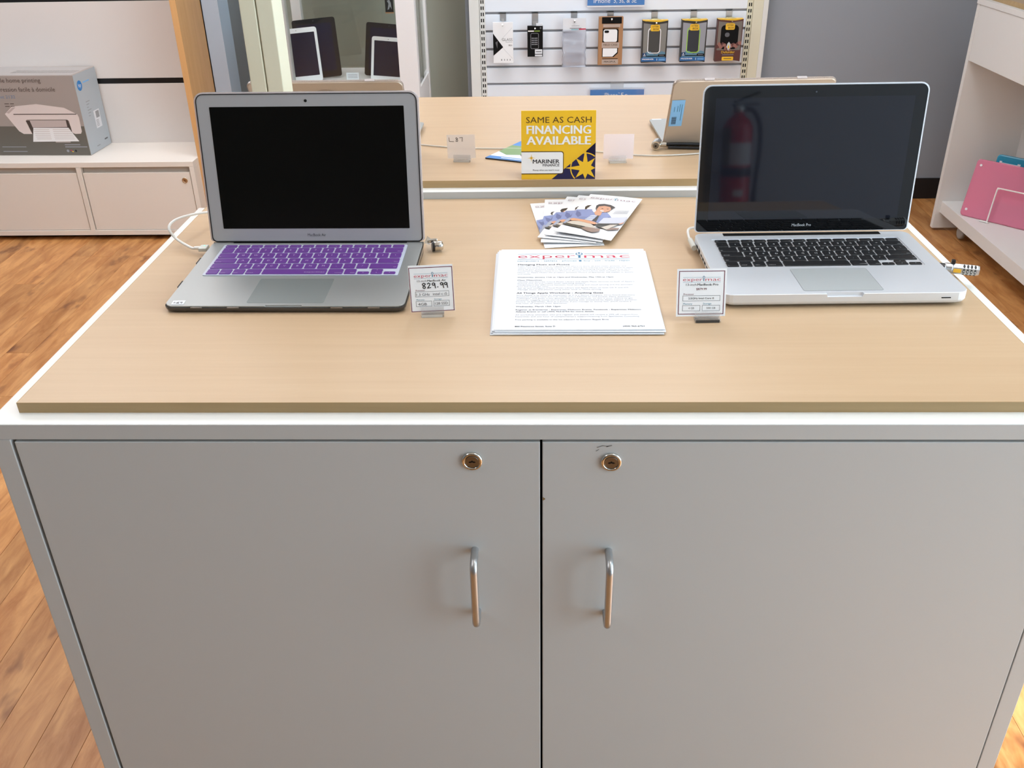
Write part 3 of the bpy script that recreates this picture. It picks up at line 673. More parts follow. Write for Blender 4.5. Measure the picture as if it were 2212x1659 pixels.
cxs, cys, Rr = X(.865), Yf(.165), w_ * .205
ys = [(cxs + Rr * math.cos(a), cys + Rr * math.sin(a)) for a in [PI / 2 + .55 + i * .06 for i in range(44)]]
for k in range(72):
    a0, a1 = 2 * PI * k / 72, 2 * PI * (k + 1) / 72; q = [(cxs + R * math.cos(a), cys + R * math.sin(a)) for R, a in ((Rr, a0), (Rr, a1), (Rr * .93, a1), (Rr * .93, a0))]
    if all(-w_ / 2 <= p[0] <= w_ / 2 and p[1] >= 0 for p in q): b.poly(q, yel, dk * 2)
def clip(px, py): return (min(px, w_ / 2), max(py, 0))
star = []
for k in range(16):
    a = PI / 2 + k * PI / 8; R = w_ * (.275 if k % 4 == 0 else (.185 if k % 2 == 0 else .082)); star.append(clip(cxs + R * math.cos(a), cys + R * math.sin(a)))
b.poly(star, yel, dk * 3)
b.poly([(X(0), Yf(.075)), (X(.545), Yf(.075)), (X(.565), Yf(.085)), (X(.572), Yf(.105)), (X(.572), Yf(.38)), (X(.565), Yf(.40)), (X(.545), Yf(.412)), (X(0), Yf(.412))], brownink, dk * 2)
b.poly([(X(0), Yf(.088)), (X(.54), Yf(.088)), (X(.556), Yf(.096)), (X(.562), Yf(.115)), (X(.562), Yf(.37)), (X(.556), Yf(.39)), (X(.54), Yf(.400)), (X(0), Yf(.400))], whitep, dk * 3)
b.text('SAME AS CASH', X(.065), Yf(.825), .0105, brownink, dk, width=w_ * .875)
b.text('FINANCING', X(.075), Yf(.665), .0150, whitep, dk, width=w_ * .855, bold=.07); b.text('AVAILABLE', X(.075), Yf(.510), .0150, whitep, dk, width=w_ * .855, bold=.07)
b.text('MARINER', X(.155), Yf(.235), .0072, ink, dk * 4, width=w_ * .36, bold=.04); b.text('FINANCE', X(.29), Yf(.190), .0044, ink, dk * 4, width=w_ * .225, bold=.03)
b.text('Money when you need it most', X(.155), Yf(.125), .0027, ink, dk * 4, width=w_ * .36)
for k in range(8):
    a = k * PI / 4; R = .007 if k % 2 == 0 else .0035; c0 = (X(.135), Yf(.315))
    b.poly([(c0[0] + R * math.cos(a), c0[1] + R * math.sin(a)), (c0[0] + .0009 * math.cos(a + 1.57), c0[1] + .0009 * math.sin(a + 1.57)), (c0[0] + .0009 * math.cos(a - 1.57), c0[1] + .0009 * math.sin(a - 1.57))], yel, dk * 4)
b.build('print', r)

# ---- stack of printed flyers
lay = [(-.0055, -.0030, .012, 'bottom sheet of the flyer stack, its near edge sticking out'), (.0005, -.0050, -.004, 'second lowest sheet of the flyer stack'), (-.0040, -.0005, .008, 'middle sheet of the flyer stack, left edge showing'),
       (.0030, -.0022, -.006, 'sheet below the top of the flyer stack, right corner showing'), (-.0022, .0005, .004, 'sheet just under the printed top flyer')]
z = T + .0004
for dx, dy, rz, lb in lay:
    b = MB(); b.box(-.108, .108, -.1397, .1397, 0, .0007, paper); o = tag(b.build('flyer', M=Tr((.6385 + dx, .3105 + dy, z)) @ Rot(rz, 'Z')), 'white ' + lb, 'flyer', 'stack of flyers'); z += .0009
r = thing('flyer', 'top printed white flyer with a red and blue logo heading', 'flyer', M=Tr((.6395, .3115, z)), group='stack of flyers')
b = MB(); g = 12
for i in range(g):
    x0, x1 = -.108 + .216 * i / g, -.108 + .216 * (i + 1) / g
    b.add([(x0, -.1397, 0), (x1, -.1397, 0), (x1, .1397, 0), (x0, .1397, 0), (x0, -.1397, .0006), (x1, -.1397, .0006), (x1, .1397, .0006), (x0, .1397, .0006)], [(0, 3, 2, 1), (4, 5, 6, 7), (0, 1, 5, 4), (2, 3, 7, 6)] + ([(3, 0, 4, 7)] if i == 0 else []) + ([(1, 2, 6, 5)] if i == g - 1 else []), paper)
b.build('sheet', r)
b = MB(); b.M = Tr((0, 0, .0008)); logo(b, .001, .1040, .167, .0155, inkr, inkb, inkt, 0)
b.text('computers - tablets - phones', -.083, .0905, .0044, inkb, 0, width=.088); b.rect(.0085, .0122, .0895, .0950, inkt, 0); b.text('buy - sell - trade - repair', .0155, .0905, .0044, inkb, 0, width=.069)
def L_(s, y, x1=.088, m=inkl, h=.0034, x0=-.0815, bold=0.0): b.text(s, x0, y, h, m, 0, width=x1 - x0, bold=bold)
L_('Managing Music and Photos', .0755, -.006, ink, .0048, bold=.03)
for k, (s, e) in enumerate((('If you want to learn how to organize, and where to store, all your music, pictures, and', .076), ('videos, we have the training course for you. During this training you will learn how to safely', .086), ('store all your precious media in the iCloud while also keeping backups right here on earth.', .083),
                            ("Confused by Apple's move from iPhoto to Photos? Don't know what to make of iTunes", .079), ('Match, or Apple Music? No problem. Jonathan Moore of Spartamac will explain it, quickly', .085), ('and easily.', -.062))): L_(s, .0695 - k * .0058, e)
L_('Wednesday, January 11th at 12pm and Wednesday, May 10th at 12pm', .0285, .055, inkg, .0036, bold=.02)
L_('Class Objectives:', .0180, -.046, inkg, .0036, bold=.02)
for k, (s, e) in enumerate((("-Identify and describe iCloud Photo Library and Apple Music services on both of Apple's", .083), ('desktop (OS X) and mobile (iOS) operating systems', .014), ('-Understand the difference between local syncing and cloud syncing and the associate', .08), ('Pros and Cons for each.', -.037),
                            ('-Set up and configure iCloud Photo Library and Apple Music on both OS X and iOS', .073), ('-Manage music and photos using either local or cloud syncing', .035))): L_(s, .0120 - k * .0054, e)
L_('All Things Apple Workshop - Anything Goes', -.0275, .037, ink, .0048, bold=.03)
for k, (s, e) in enumerate((("Since Apple is as much an ecosystem as it is a device company we've found that many", .08), ("questions people have don't fit neatly into a MacOS or iOS bucket. Many questions,", .074), ('challenges, and goals cross devices and cloud services, so this is your chance to get', .076), ("whatever nagging issues you've been dealing with answered by Apple expert, Jonathan", .081),
                            ("Moore, of Spartamac. And as a bonus, if you manage to stump him, you'll receive a", .073), ('free hour of support from Spartamac.', -.012))): L_(s, -.0345 - k * .0053, e)
L_('Wednesday, March 15th 12pm', -.0715, -.022, inkg, .0036, bold=.02)
L_('Register at Eventbrite - Experimac Midtown Events, Facebook - Experimac Midtown', -.0818, .0835, inkg, .0036, bold=.02); L_('Atlanta Events or call (404) 963-6754 for more details.', -.0876, .022, inkg, .0036, bold=.02)
L_('All workshop attendees who pre-register and attend will receive a 10% off coupon from', -.0970, .078); L_('Experimac and one hour of complementary support/training from Spartamac Consulting.', -.1025, .080)
L_('Free parking is available in the lot adjacent to Einstein Bagels Bros.', -.1120, .040, inkg)
L_('800 Peachtree Street, Suite D', -.1320, -.030, ink, .0036, bold=.02); L_('(404) 963-6754', -.1320, .0835, ink, .0036, .056, bold=.02)
b.build('print', r)

# ---- fanned leaflets with the reclining man
skin = mat('skin print', (206, 150, 116), .4); shirt = mat('denim print', (126, 140, 186), .4); shirtd = mat('denim shadow print', (88, 100, 148), .4); hair = mat('hair print', (44, 36, 32), .4)
cuffm = mat('cuff print', (150, 158, 176), .4)
khaki = mat('khaki print', (196, 188, 176), .4); shoe = mat('shoe print', (140, 116, 104), .4); dkp = mat('dark print', (58, 56, 50), .4); grp = mat('laptop print', (196, 200, 214), .4); pale = mat('pale blue print', (226, 232, 240), .4)
def leaflet(i, x, y, ang, z, curl, label):
    w, h = .0933, .2159
    r = thing('leaflet', label, 'leaflet', M=Tr((x, y, z)) @ Rot(ang, 'Z'), group='fanned leaflets')
    def zz(u, v):  # u across, v down from the top edge; the near end lifts a little, most at its left corner
        t = max(0, (-v - .13) / .0859); return curl * t * t * (1.15 - u / w) + .0006 * math.sin(u / w * PI)
    b = MB(); nu, nv = 6, 12
    for top in (0, 1):
        vs = [(w * a / nu, -h * c / nv, zz(w * a / nu, -h * c / nv) + (.0007 if top else 0)) for c in range(nv + 1) for a in range(nu + 1)]
        fs = [(c * (nu + 1) + a, (c + 1) * (nu + 1) + a, (c + 1) * (nu + 1) + a + 1, c * (nu + 1) + a + 1) for c in range(nv) for a in range(nu)]
        b.add(vs, fs if top else [f[::-1] for f in fs], paper2, True)
    edge = [(w * a / nu, 0) for a in range(nu + 1)] + [(w, -h * c / nv) for c in range(1, nv + 1)] + [(w * a / nu, -h) for a in range(nu - 1, -1, -1)] + [(0, -h * c / nv) for c in range(nv - 1, 0, -1)]
    n = len(edge); vs = [(u, v, zz(u, v)) for u, v in edge] + [(u, v, zz(u, v) + .0007) for u, v in edge]
    b.add(vs, [(k, (k + 1) % n, n + (k + 1) % n, n + k) for k in range(n)], paper2)
    b.build('cover', r)
    b = MB()
    def q(pts, m, lift=.0010): b.add([(a * w, -c * h, zz(a * w, -c * h) + lift) for a, c in pts], [tuple(range(len(pts)))], m)
    logo(b, w * .50, -h * .115, w * .86, h * .040, mat('faded plum ink', (150, 112, 124), .5), inkl, inkb, .0019)
    # the man lies on one elbow, head upper middle, legs along the ground, laptop in front at right
    K = .93
    for k, (pts, m) in enumerate((
        ([(0, 0.845), (0, 0.699), (0, 0.508), (0.012, 0.447), (0.263, 0.411), (0.346, 0.48), (0.473, 0.461), (0.588, 0.459), (0.675, 0.524), (0.727, 0.57), (0.655, 0.65), (0.589, 0.72), (0.539, 0.713), (0.305, 0.689), (0.231, 0.701), (0.041, 0.699), (0.039, 0.823)], shirt),
        ([(0.065, 0.57), (0.033, 0.477), (0.12, 0.513), (0.182, 0.584), (0.149, 0.636)], shirtd),
        ([(0, 0.651), (0, 0.555), (0.031, 0.638), (0.009, 0.704)], shirtd),
        ([(0.637, 0.622), (0.673, 0.556), (0.727, 0.57), (0.663, 0.645)], shirtd),
        ([(0.353, 0.558), (0.479, 0.539), (0.5, 0.689), (0.3, 0.682)], pale),
        ([(0.463, 0.462), (0.502, 0.582), (0.527, 0.703), (0.439, 0.691), (0.463, 0.549)], dkp),
        ([(0.368, 0.5), (0.373, 0.403), (0.497, 0.465), (0.513, 0.55), (0.434, 0.562)], skin),
        ([(0.351, 0.398), (0.343, 0.325), (0.442, 0.294), (0.564, 0.31), (0.61, 0.368), (0.609, 0.425), (0.544, 0.466), (0.453, 0.453), (0.388, 0.425)], skin),
        ([(0.335, 0.4), (0.3, 0.314), (0.327, 0.274), (0.415, 0.253), (0.541, 0.264), (0.661, 0.316), (0.626, 0.342), (0.621, 0.386), (0.564, 0.318), (0.448, 0.303), (0.358, 0.329), (0.359, 0.397)], hair),
        ([(0.428, 0.424), (0.515, 0.431), (0.506, 0.453), (0.456, 0.447)], whitep),
        ([(0.428, 0.371), (0.463, 0.37), (0.467, 0.381), (0.436, 0.381)], hair),
        ([(0.529, 0.372), (0.564, 0.372), (0.566, 0.383), (0.538, 0.382)], hair),
        ([(0.002, 0.851), (0.037, 0.805), (0.183, 0.842), (0.346, 0.86), (0.461, 0.909), (0.348, 0.909), (0.168, 0.884)], dkp),
        ([(0.034, 0.801), (0.114, 0.75), (0.342, 0.726), (0.504, 0.793), (0.625, 0.864), (0.53, 0.879), (0.338, 0.849), (0.177, 0.834)], khaki),
        ([(0, 0.829), (0, 0.725), (0.023, 0.668), (0.081, 0.706), (0.044, 0.829)], cuffm),
        ([(0.043, 0.702), (0.093, 0.673), (0.32, 0.695), (0.498, 0.72), (0.573, 0.749), (0.542, 0.784), (0.432, 0.772), (0.222, 0.736), (0.095, 0.74)], skin),
        ([(0.556, 0.788), (0.828, 0.747), (0.707, 0.854), (0.615, 0.841)], dkp),
        ([(0.691, 0.838), (0.8, 0.754), (0.937, 0.72), (0.803, 0.877)], khaki),
        ([(0.387, 0.917), (0.423, 0.872), (0.605, 0.876), (0.705, 0.876), (0.713, 0.946), (0.629, 0.99), (0.504, 0.969)], shoe),
        ([(0.803, 0.877), (0.871, 0.813), (0.996, 0.8), (0.998, 0.836), (0.831, 0.886)], shoe),
        ([(0.584, 0.755), (0.607, 0.612), (1, 0.523), (0.996, 0.688)], grp),
        ([(0.57, 0.759), (0.996, 0.688), (0.94, 0.726), (0.6, 0.786)], dkp),
        ([(0.932, 0.713), (1.0, 0.655), (1, 0.691), (0.955, 0.723)], skin),
    )): q([(a, c * K) for a, c in pts], m, .0016 + k * .00006)
    for k in range(4): q([(.335 - .01 * k, (.585 + k * .027) * K), (.475, (.57 + k * .027) * K), (.477, (.58 + k * .027) * K), (.332 - .01 * k, (.596 + k * .027) * K)], shirt, .0032)
    for k in range(5): q([(.69 + .01 * (k % 2), .36 + k * .018), (.94, .33 + k * .018), (.94, .336 + k * .018), (.69 + .01 * (k % 2), .366 + k * .018)], inkl, .0016)
    b.build('print', r)
    return r
leaflet(0, .5730, .6827, .115, T + .0005, .000, 'lowest leaflet of the fan, its white corner at far left')
leaflet(1, .5990, .6995, -.035, T + .0021, .002, 'second leaflet up in the fan, beside the lowest one')
leaflet(2, .6385, .7110, -.245, T + .0037, .002, 'middle leaflet of the fan of five')
leaflet(3, .6588, .7130, -.290, T + .0053, .003, 'fourth leaflet of the fan, mostly under the top one')
leaflet(4, .6800, .7140, -.322, T + .0069, .006, 'top leaflet of the fan showing a man in blue shirt lying with a laptop')

# blue and green leaflet behind the sign
gr = mat('leaf green print', (118, 150, 96), .4); bl = mat('blue print', (66, 130, 200), .4)
r = thing('leaflet', 'blue and green photo leaflet half behind the yellow sign', 'leaflet', M=Tr((.485, .880, ZB + .0004)) @ Rot(-.10, 'Z'))
b = MB(); P4 = [(0, 0), (.125, -.040), (.180, .078), (.060, .136)]; b.prism(P4, 0, .0022, mat('dark leaflet edge', (40, 44, 52), .5)); b.build('cover', r)
b = MB()
def bi(s, t): a = Vector(P4[0]).lerp(Vector(P4[1]), s); c = Vector(P4[3]).lerp(Vector(P4[2]), s); p = a.lerp(c, t); return (p.x, p.y)
def qq(pts, m, w): b.poly([bi(*p) for p in pts], m, w)
qq([(.0, 0), (1, 0), (1, 1), (0, 1)], pale, .0024); qq([(0, 0), (1, 0), (1, .12), (0, .12)], bl, .0026); qq([(0, .68), (1, .68), (1, 1), (0, 1)], bl, .0026)
qq([(0, .34), (.2, .22), (.42, .30), (.5, .5), (.3, .64), (0, .58)], gr, .0026); qq([(.38, .3), (.5, .16), (.9, .16), (.9, .55), (.5, .5)], hair, .0027); qq([(.5, .2), (.7, .16), (.8, .4), (.6, .42)], skin, .0028)
qq([(0, .58), (.3, .64), (.3, .68), (0, .68)], gr, .0026)
qq([(.22, .045), (.95, .045), (.95, .075), (.22, .075)], pale, .0030); qq([(.3, .78), (.95, .78), (.95, .81), (.3, .81)], pale, .0030)
b.build('print', r)

# ================================================================ slatwall with phone accessories
SY = 3.46                                        # face of the slats
r = thing('slatwall_unit', 'white slatwall panel with slotted uprights hung with phone accessories', 'display wall', (.92, SY, 0))
def gz(x): return T - .0545 + (x - .92) * .0    # first groove in view
z0 = T - .0525; sp = .0757
edges = [z0 + sp * k for k in range(-10, 18)]
slm = {}
for k in range(len(edges) - 1):
    b = MB(); b.box(-.571, .575, 0, .014, edges[k] + .0050, edges[k + 1] - .0050, mat('slat white', (234, 241, 250), .35)); o = b.build('slat', r, .0012)
b = MB(); b.box(-.571, .575, .009, .030, edges[0], edges[-1], mat('groove grey', (150, 150, 154), .5)); b.build('backing', r)
for sx, x0 in ((-1, -.594), (1, .574)):
    b = MB(); b.box(x0, x0 + .024, -.006, .030, .1, 2.3, ivory if sx > 0 else white); up = b.build('upright', r, .001)
    s = MB(); k = 0; zz_ = .40
    while zz_ < 1.2:
        for dx in (.0075, .0165): s.box(x0 + dx - .0024, x0 + dx + .0024, -.0068, -.0055, zz_, zz_ + .0145, blackm)
        zz_ += .0254
    o = s.build('slots', up); o['kind'] = 'stuff'
for x0, x1, m in ((-.640, -.5955, white), (.5985, .642, ivory), (.642, .664, white)):
    b = MB(); b.box(x0, x1, -.012, .034, .1, 2.3, m); b.build('side_post', r, .0015)
PX = [.4290, .5700, .7415, .9010, 1.0935, 1.2640, 1.4180]
HB = [.030, .048, .022, .022, .042, .042, .044]
LBL = ['above the white GLASS box', 'above the small black phone box', 'above the clear bag', 'above the kraft box', 'above the white-edged case box', 'above the green-edged case box', 'above the yellow-topped red box']
PZ = [T - .083, T - .100, T - .070, T - .066, T - .084, T - .083, T - .082]
for k, x in enumerate(PX):
    t = thing('display_hook', 'small metal slatwall hook ' + LBL[k], 'hook', (x, SY, z0 - .001), 0, 'slatwall hooks')
    b = MB(); b.box(-.0135, .0135, -.0045, -.0005, -HB[k], .003, satin); b.box(-.0135, .0135, -.0045, .010, -.0015, .003, satin); b.build('plate', t, .0005)
    zt = PZ[k] - .010 - (z0 - .001)
    b = MB(); b.tube([(0, -.002, zt), (0, -.085, zt), (0, -.092, zt + .006)], .0028, chrome, 8); b.build('rod', t)
YP = 3.405                                       # packages hang in front of the slats
def pack(k, name, label, w, h, d, cat='package'):
    return thing(name, label, cat, (PX[k] , YP, PZ[k] - h), 0, 'packages on the slatwall')
def front(t, y=-.0003): b = MB(); b.M = Tr((0, y, 0)) @ Rot(PI / 2, 'X'); return b
# 1 white glass protector
t = pack(0, 'accessory_box', 'flat white box marked GLASS with a black triangle', .088, .171, .012)
b = MB(); b.box(-.044, .044, 0, .012, 0, .171, paper2); b.build('carton', t, .0008)
b = MB(); b.box(-.006, .006, .004, .0050, .168, .186, acryl); b.build('hang_tab', t)
b = front(t); b.poly([(-.044, .032), (0, .068), (-.044, .126)], blackm); b.poly([(-.034, .088), (-.024, .094), (-.026, .062)], inkg, .0002)
b.stroke([(-.010, .098), (.040, .148)], .0006, inkl); b.stroke([(-.010, .074), (.040, .020)], .0006, inkl); b.text('GLASS', .041, .094, .0115, inkg, width=.046, align='r'); b.rect(.011, .041, .0885, .0900, inkl); b.text('PRO+', .040, .072, .007, ink, width=.016, align='r', bold=.03)
for q in range(4): b.poly([(-.010 + q * .0125, .011), (-.006 + q * .0125, .011), (-.0065 + q * .0125, .018), (-.0095 + q * .0125, .018)], inkl if q else inkg)
b.build('print', t)
# 2 black box
t = pack(1, 'accessory_box', 'small black box with a phone outline and white label', .068, .128, .02)
b = MB(); b.box(-.034, .034, 0, .018, 0, .128, blackm); b.build('carton', t, .0008)
b = MB(); b.box(-.010, .012, .008, .009, .126, .148, acryl); b.build('hang_tab', t); b = MB(); b.box(.004, .032, .002, .016, .1285, .138, paper); b.build('price_tag', t)
b = front(t); ph = rrect(.034, .064, .005, 3, -.002, .066); b.M = b.M
for i in range(len(ph)): b.stroke([ph[i], ph[(i + 1) % len(ph)]], .0016, inkl)
for a in range(4):
    for c in range(4): b.rect(-.015 + a * .0068, -.0105 + a * .0068, .050 + c * .0085, .0545 + c * .0085, inkl, .0002)
b.rect(-.031, -.005, .105, .110, whitep); b.rect(-.003, .021, .105, .110, mat('lime ink', (120, 150, 60), .5)); b.disc(.024, .120, .004, inkg)
b.rect(-.001, .031, .012, .031, paper, .0002); b.rect(-.001, .031, .002, .009, paper, .0002); b.rect(.003, .027, .020, .0235, inkg, .0004); b.build('print', t)
# 3 bag
t = pack(2, 'accessory_bag', 'clear plastic bag with white header card and pale case', .104, .200, .03, 'package')
b = MB(); b.box(-.050, .050, .001, .004, .146, .200, paper); b.build('header_card', t, .0005)
rgb_ = random.Random(11)
ring = lambda w, z, d: [(x + rgb_.uniform(-.0015, .0015), y + .002 + rgb_.uniform(-.005, .005), z + rgb_.uniform(-.004, .004)) for x, y in rrect(w, d, d * .45, 7)]
b = MB(); rg = random.Random(5); b.loft([ring(.100 + rg.uniform(-.004, .006), .150 - k * .015, .006 + .018 * math.sin(PI * k / 10)) for k in range(11)], clear('crinkled film', (236, 239, 246), .42, .16), True); b.build('film', t)
b = MB(); b.box(-.034, .034, 0, .009, .012, .138, mat('pale blue case', (172, 180, 196), .3)); b.build('phone_case', t, .004)
b = front(t, .0004); b.disc(0, .185, .003, ink); b.rect(-.020, .030, .157, .161, inkl); b.rect(-.014, .018, .149, .155, mat('aqua ink', (126, 190, 200), .5)); b.rect(.020, .050, .151, .158, inkr); b.rect(-.012, .022, .168, .1695, inkl); b.build('print', t)
# 4 kraft
t = pack(3, 'accessory_box', 'brown kraft box with a white phone case showing through', .107, .201, .03)
b = MB(); b.box(-.053, .053, 0, .028, 0, .200, kraft); b.build('carton', t, .001)
b = MB(); b.poly([(-.036, .096), (.034, .096), (.034, .148), (.028, .152), (-.036, .152)], blackm); b.poly([(-.036, .034), (.016, .034), (.034, .050), (.034, .072), (-.036, .072)], blackm); b.build('window', t, M=Tr((0, -.0002, 0)) @ Rot(PI / 2, 'X'))
b = front(t, -.0012); b.prism(rrect(.060, .052, .008, 4, -.002, .1235), -.001, .0012, paper2); b.prism([(-.033, .036), (.010, .036), (.030, .054), (.030, .071), (-.033, .071)], -.001, .0012, paper2); o = b.build('phone_case', t)
b = front(t, -.0028); b.prism(rrect(.020, .010, .005, 4, -.018, .1405), 0, .0006, blackm); b.build('camera_hole', o)
tau = mat('taupe print', (182, 164, 152), .6); b = front(t); b.rect(-.040, .046, .173, .200, blackm, .0002); b.rect(-.034, .040, .158, .171, tau, .0001); b.rect(-.038, .038, .073, .095, tau, .0014); b.text('FIELD CASE', 0, .082, .008, brownink, .0016, width=.062, align='c', bold=.02); b.rect(-.036, .036, .004, .024, tau, .0001); b.text('MAGPUL', 0, .011, .007, ink, .0003, width=.052, align='c', bold=.03); b.rect(-.034, .034, .0255, .028, blackm, .0001); b.rect(-.034, .034, .1535, .156, blackm, .0001); b.build('print', t)
# 5 and 6: pillow boxes with a window; 7: red box
def pillow(k, label, edge, carton, phone, reddish=False):
    w, h, d = .110, .180, .034
    t = pack(k, 'accessory_box', label, w, h, d)
    b = MB(); n = 8
    def prof(z, bow):
        return [(-w / 2, 0, z)] + [(-w / 2 + w * i / n, -.0, z - bow * math.sin(PI * i / n)) for i in range(1, n)] + [(w / 2, 0, z)] + [(w / 2, d, z)] + [(-w / 2, d, z)]
    b.loft([prof(.004, -.007), prof(h * .5, 0), prof(h, .008)], carton); b.build('carton', t)
    b = MB(); b.box(-w / 2, w / 2, .002, d, h - .006, h + .001, yel); b.build('top_flap', t)
    b = MB(); b.M = Tr((0, .012, h)) @ Rot(.2, 'X'); b.prism([(-.030, 0), (.030, 0), (.012, .018), (-.012, .018)], 0, .0008, clear('yellowish tab', (236, 226, 160), .5, .1)); b.build('hang_tab', t)
    b = front(t); gy = mat('grey window', (128, 128, 124), .3); gy2 = mat('cool grey window', (150, 154, 162), .25)
    if not reddish:
        b.poly([(-w / 2 + .006, .042), (w / 2 - .006, .042), (w / 2 - .004, h - .010), (0, h - .017), (-w / 2 + .004, h - .010)], gy2 if k == 5 else gy, .0002)
        for q in range(6): x0 = -w / 2 + .006 + q * .0164; b.poly([(x0, .030), (x0 + .0164, .030), (x0 + .0164, .046 + .008 * math.sin(q * 1.7 + .6)), (x0, .046 + .008 * math.sin((q - 1) * 1.7 + .6))], mat('sea print', (92, 134, 158), .4), .0008)
        b.rect(-w / 2 + .006, w / 2 - .006, .026, .034, mat('sea print', (92, 134, 158), .4), .0008)
        b.rect(-.050, -.032, .030, .046, mat('deep blue print', (22, 62, 104), .4), .0010); b.rect(-.046, -.036, .0335, .0360, whitep, .0012); b.poly([(-.044, .039), (-.038, .039), (-.041, .044)], whitep, .0012)
        b.prism(rrect(.032, .0085, .003, 3, .034, .036), .0008, .0012, blackm); b.rect(.023, .045, .0350, .0370, inkl, .0014)
        db = mat('band blue', (26, 96, 158), .4); b.rect(-w / 2, w / 2, .010, .026, db, .0008); b.text('PRESERVER', -.050, .0165, .0062, whitep, .0010, width=.050, bold=.04); b.text('1', .014, .0135, .0095, whitep, .0010, bold=.04); b.rect(.022, .050, .0190, .0215, skyb, .0010); b.rect(.022, .050, .0140, .0165, skyb, .0010)
    else:
        b.poly([(-w / 2 + .004, .052), (w / 2 - .004, .052), (w / 2 - .004, h - .008), (0, h - .014), (-w / 2 + .004, h - .008)], mat('dim grey window', (116, 110, 104), .3), .0002)
        rk = mat('rock print', (150, 102, 92), .5); rk2 = mat('dark rock print', (92, 50, 48), .5); rg = random.Random(8)
        for q in range(14):
            cx, cy, R = -.048 + q * .0074, .058 + rg.uniform(-.006, .014) + abs(q - 6.5) * .0016, .009
            b.poly([(max(-w / 2, min(w / 2, cx + R * rg.uniform(.7, 1.2) * math.cos(a))), cy + R * rg.uniform(.7, 1.2) * math.sin(a)) for a in [i * PI / 3 for i in range(6)]], rk if q % 3 else rk2, .0013 + q * .00003)
        b.text('Defender', 0, .039, .0110, yel, .0020, width=.058, align='c', bold=.01); b.rect(-.025, .025, .0318, .0338, inkl, .0020)
        b.prism(rrect(.050, .0160, .003, 3, 0, .0165), .0010, .0014, yel); b.rect(-.017, .017, .0155, .0180, brownink, .0016)
        b.poly([(-.009, .066), (0, .050), (.009, .066), (.006, .080), (0, .087), (-.006, .080)], mat('silver badge', (196, 204, 208), .3), .0022); b.poly([(-.004, .064), (0, .057), (.004, .064), (0, .076)], yel, .0024)
    b.build('print', t)
    b = front(t, -.0008)
    if not reddish:
        b.ring(rrect(.056, .106, .013, 4, -.002, .097), rrect(.050, .100, .011, 4, -.002, .097), -.0006, .0004, edge); b.prism(rrect(.048, .096, .008, 4, -.002, .092), -.0006, .0002, phone)
    else: b.prism(rrect(.076, .100, .016, 4, 0, .106), -.0004, .0004, phone); b.prism(rrect(.020, .018, .008, 4, -.010, .116), .0004, .0008, inkg)
    b.build('phone_case', t)
    b = front(t, -.0016); b.prism(rrect(.040, .0265, .006, 4, 0, h - .030), -.0004, .0006, yel); b.text('OTTER', 0, h - .0275, .0062, brownink, .0009, width=.028, align='c', bold=.02); b.text('BOX', .004, h - .0390, .0080, brownink, .0009, width=.024, align='c', bold=.02); b.build('badge', t)
pillow(4, 'dark case box with a white phone edge and blue band', paper2, mat('charcoal carton', (44, 42, 40), .4), mat('dark grey case', (66, 66, 64), .5))
pillow(5, 'dark case box with a lime green phone edge and blue band', mat('lime edge', (150, 206, 40), .4), mat('charcoal carton', (44, 42, 40), .4), mat('black blue case', (42, 46, 54), .5))
pillow(6, 'yellow-topped maroon case box at the right end of the hooks', yel, mat('maroon carton', (88, 46, 42), .45), blackm, True)
def header(label, x, zb, w, h, txt, tp=True):
    t = thing('header_sign', label, 'sign', (x, SY - .022, zb), 0, 'blue header signs on the slatwall')
    b = MB(); b.box(-w / 2, w / 2, 0, .0015, 0, h, blue); b.build('insert', t)
    b = MB(); b.box(-w / 2 - .003, w / 2 + .003, -.0018, -.0004, -.004, h + .004, clear('sign film', (255, 255, 255), .015, .08)); b.build('front_sheet', t)
    b = MB(); b.box(-w / 2 - .003, w / 2 + .003, -.0018, .021, h + .004, h + .006, acryl); b.box(-.03, .03, .019, .021, h + .006, h + .030, acryl); b.build('hanger', t)
    b = MB(); b.box(-w / 2, w / 2, -.0022, -.0016, -.006, -.002, paper2); b.build('lower_edge', t)
    b = front(t, -.0020); b.text('iPhone', -w * .39 if len(txt) > 4 else -w * .24, .010, h * .48, pale, width=w * .29 if len(txt) > 4 else w * .25); b.text('TM', -w * .085 if len(txt) > 4 else w * .02, .010 + h * .36, h * .13, pale, width=w * .03); b.text(txt, -w * .04 if len(txt) > 4 else w * .07, .010, h * .48, pale, width=w * .40 if len(txt) > 4 else w * .12); b.build('print', t)
header('upper blue header sign with white lettering, above the hanging packages', .921, T - .0235, .247, .042, '5, 5s, & SE')
header('lower blue header sign peeking just above the rear worktop', .941, T - .424, .244, .043, '5c')

# ================================================================ glass display case and tablets
r = thing('display_case', 'white framed glass display case holding tablets behind the pole', 'display case', (-.18, 2.95, 0))
ht = 1.9
wm = mat('white frame', (228, 226, 226), .4)
b = MB(); b.box(.208, .284, 0, .05, 0, ht, wm); b.build('front_post', r, .002)
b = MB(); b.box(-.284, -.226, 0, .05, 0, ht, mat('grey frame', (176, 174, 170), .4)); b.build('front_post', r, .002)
for x0, x1 in ((.224, .245), (.252, .276), (-.310, -.268)):
    b = MB(); b.box(x0, x1, .44, .48, 0, ht, wm); b.build('rear_post', r, .002)
sh = T - .262
b = MB(); b.box(-.2255, .2075, .004, .438, sh - .025, sh, wm); b.build('shelf', r, .001)
b = MB(); b.box(-.27, .262, .02, .46, 0, .08, wm); b.box(-.2255, .2075, .004, .438, .08, .10, wm); b.build('plinth', r)
b = MB(); b.box(-.284, .276, .0, .48, ht, ht + .03, wm); b.build('top_panel', r, .001)
b = MB(); b.box(-.226, .208, .006, .012, .10, sh - .025, wm); b.build('lower_panel', r)
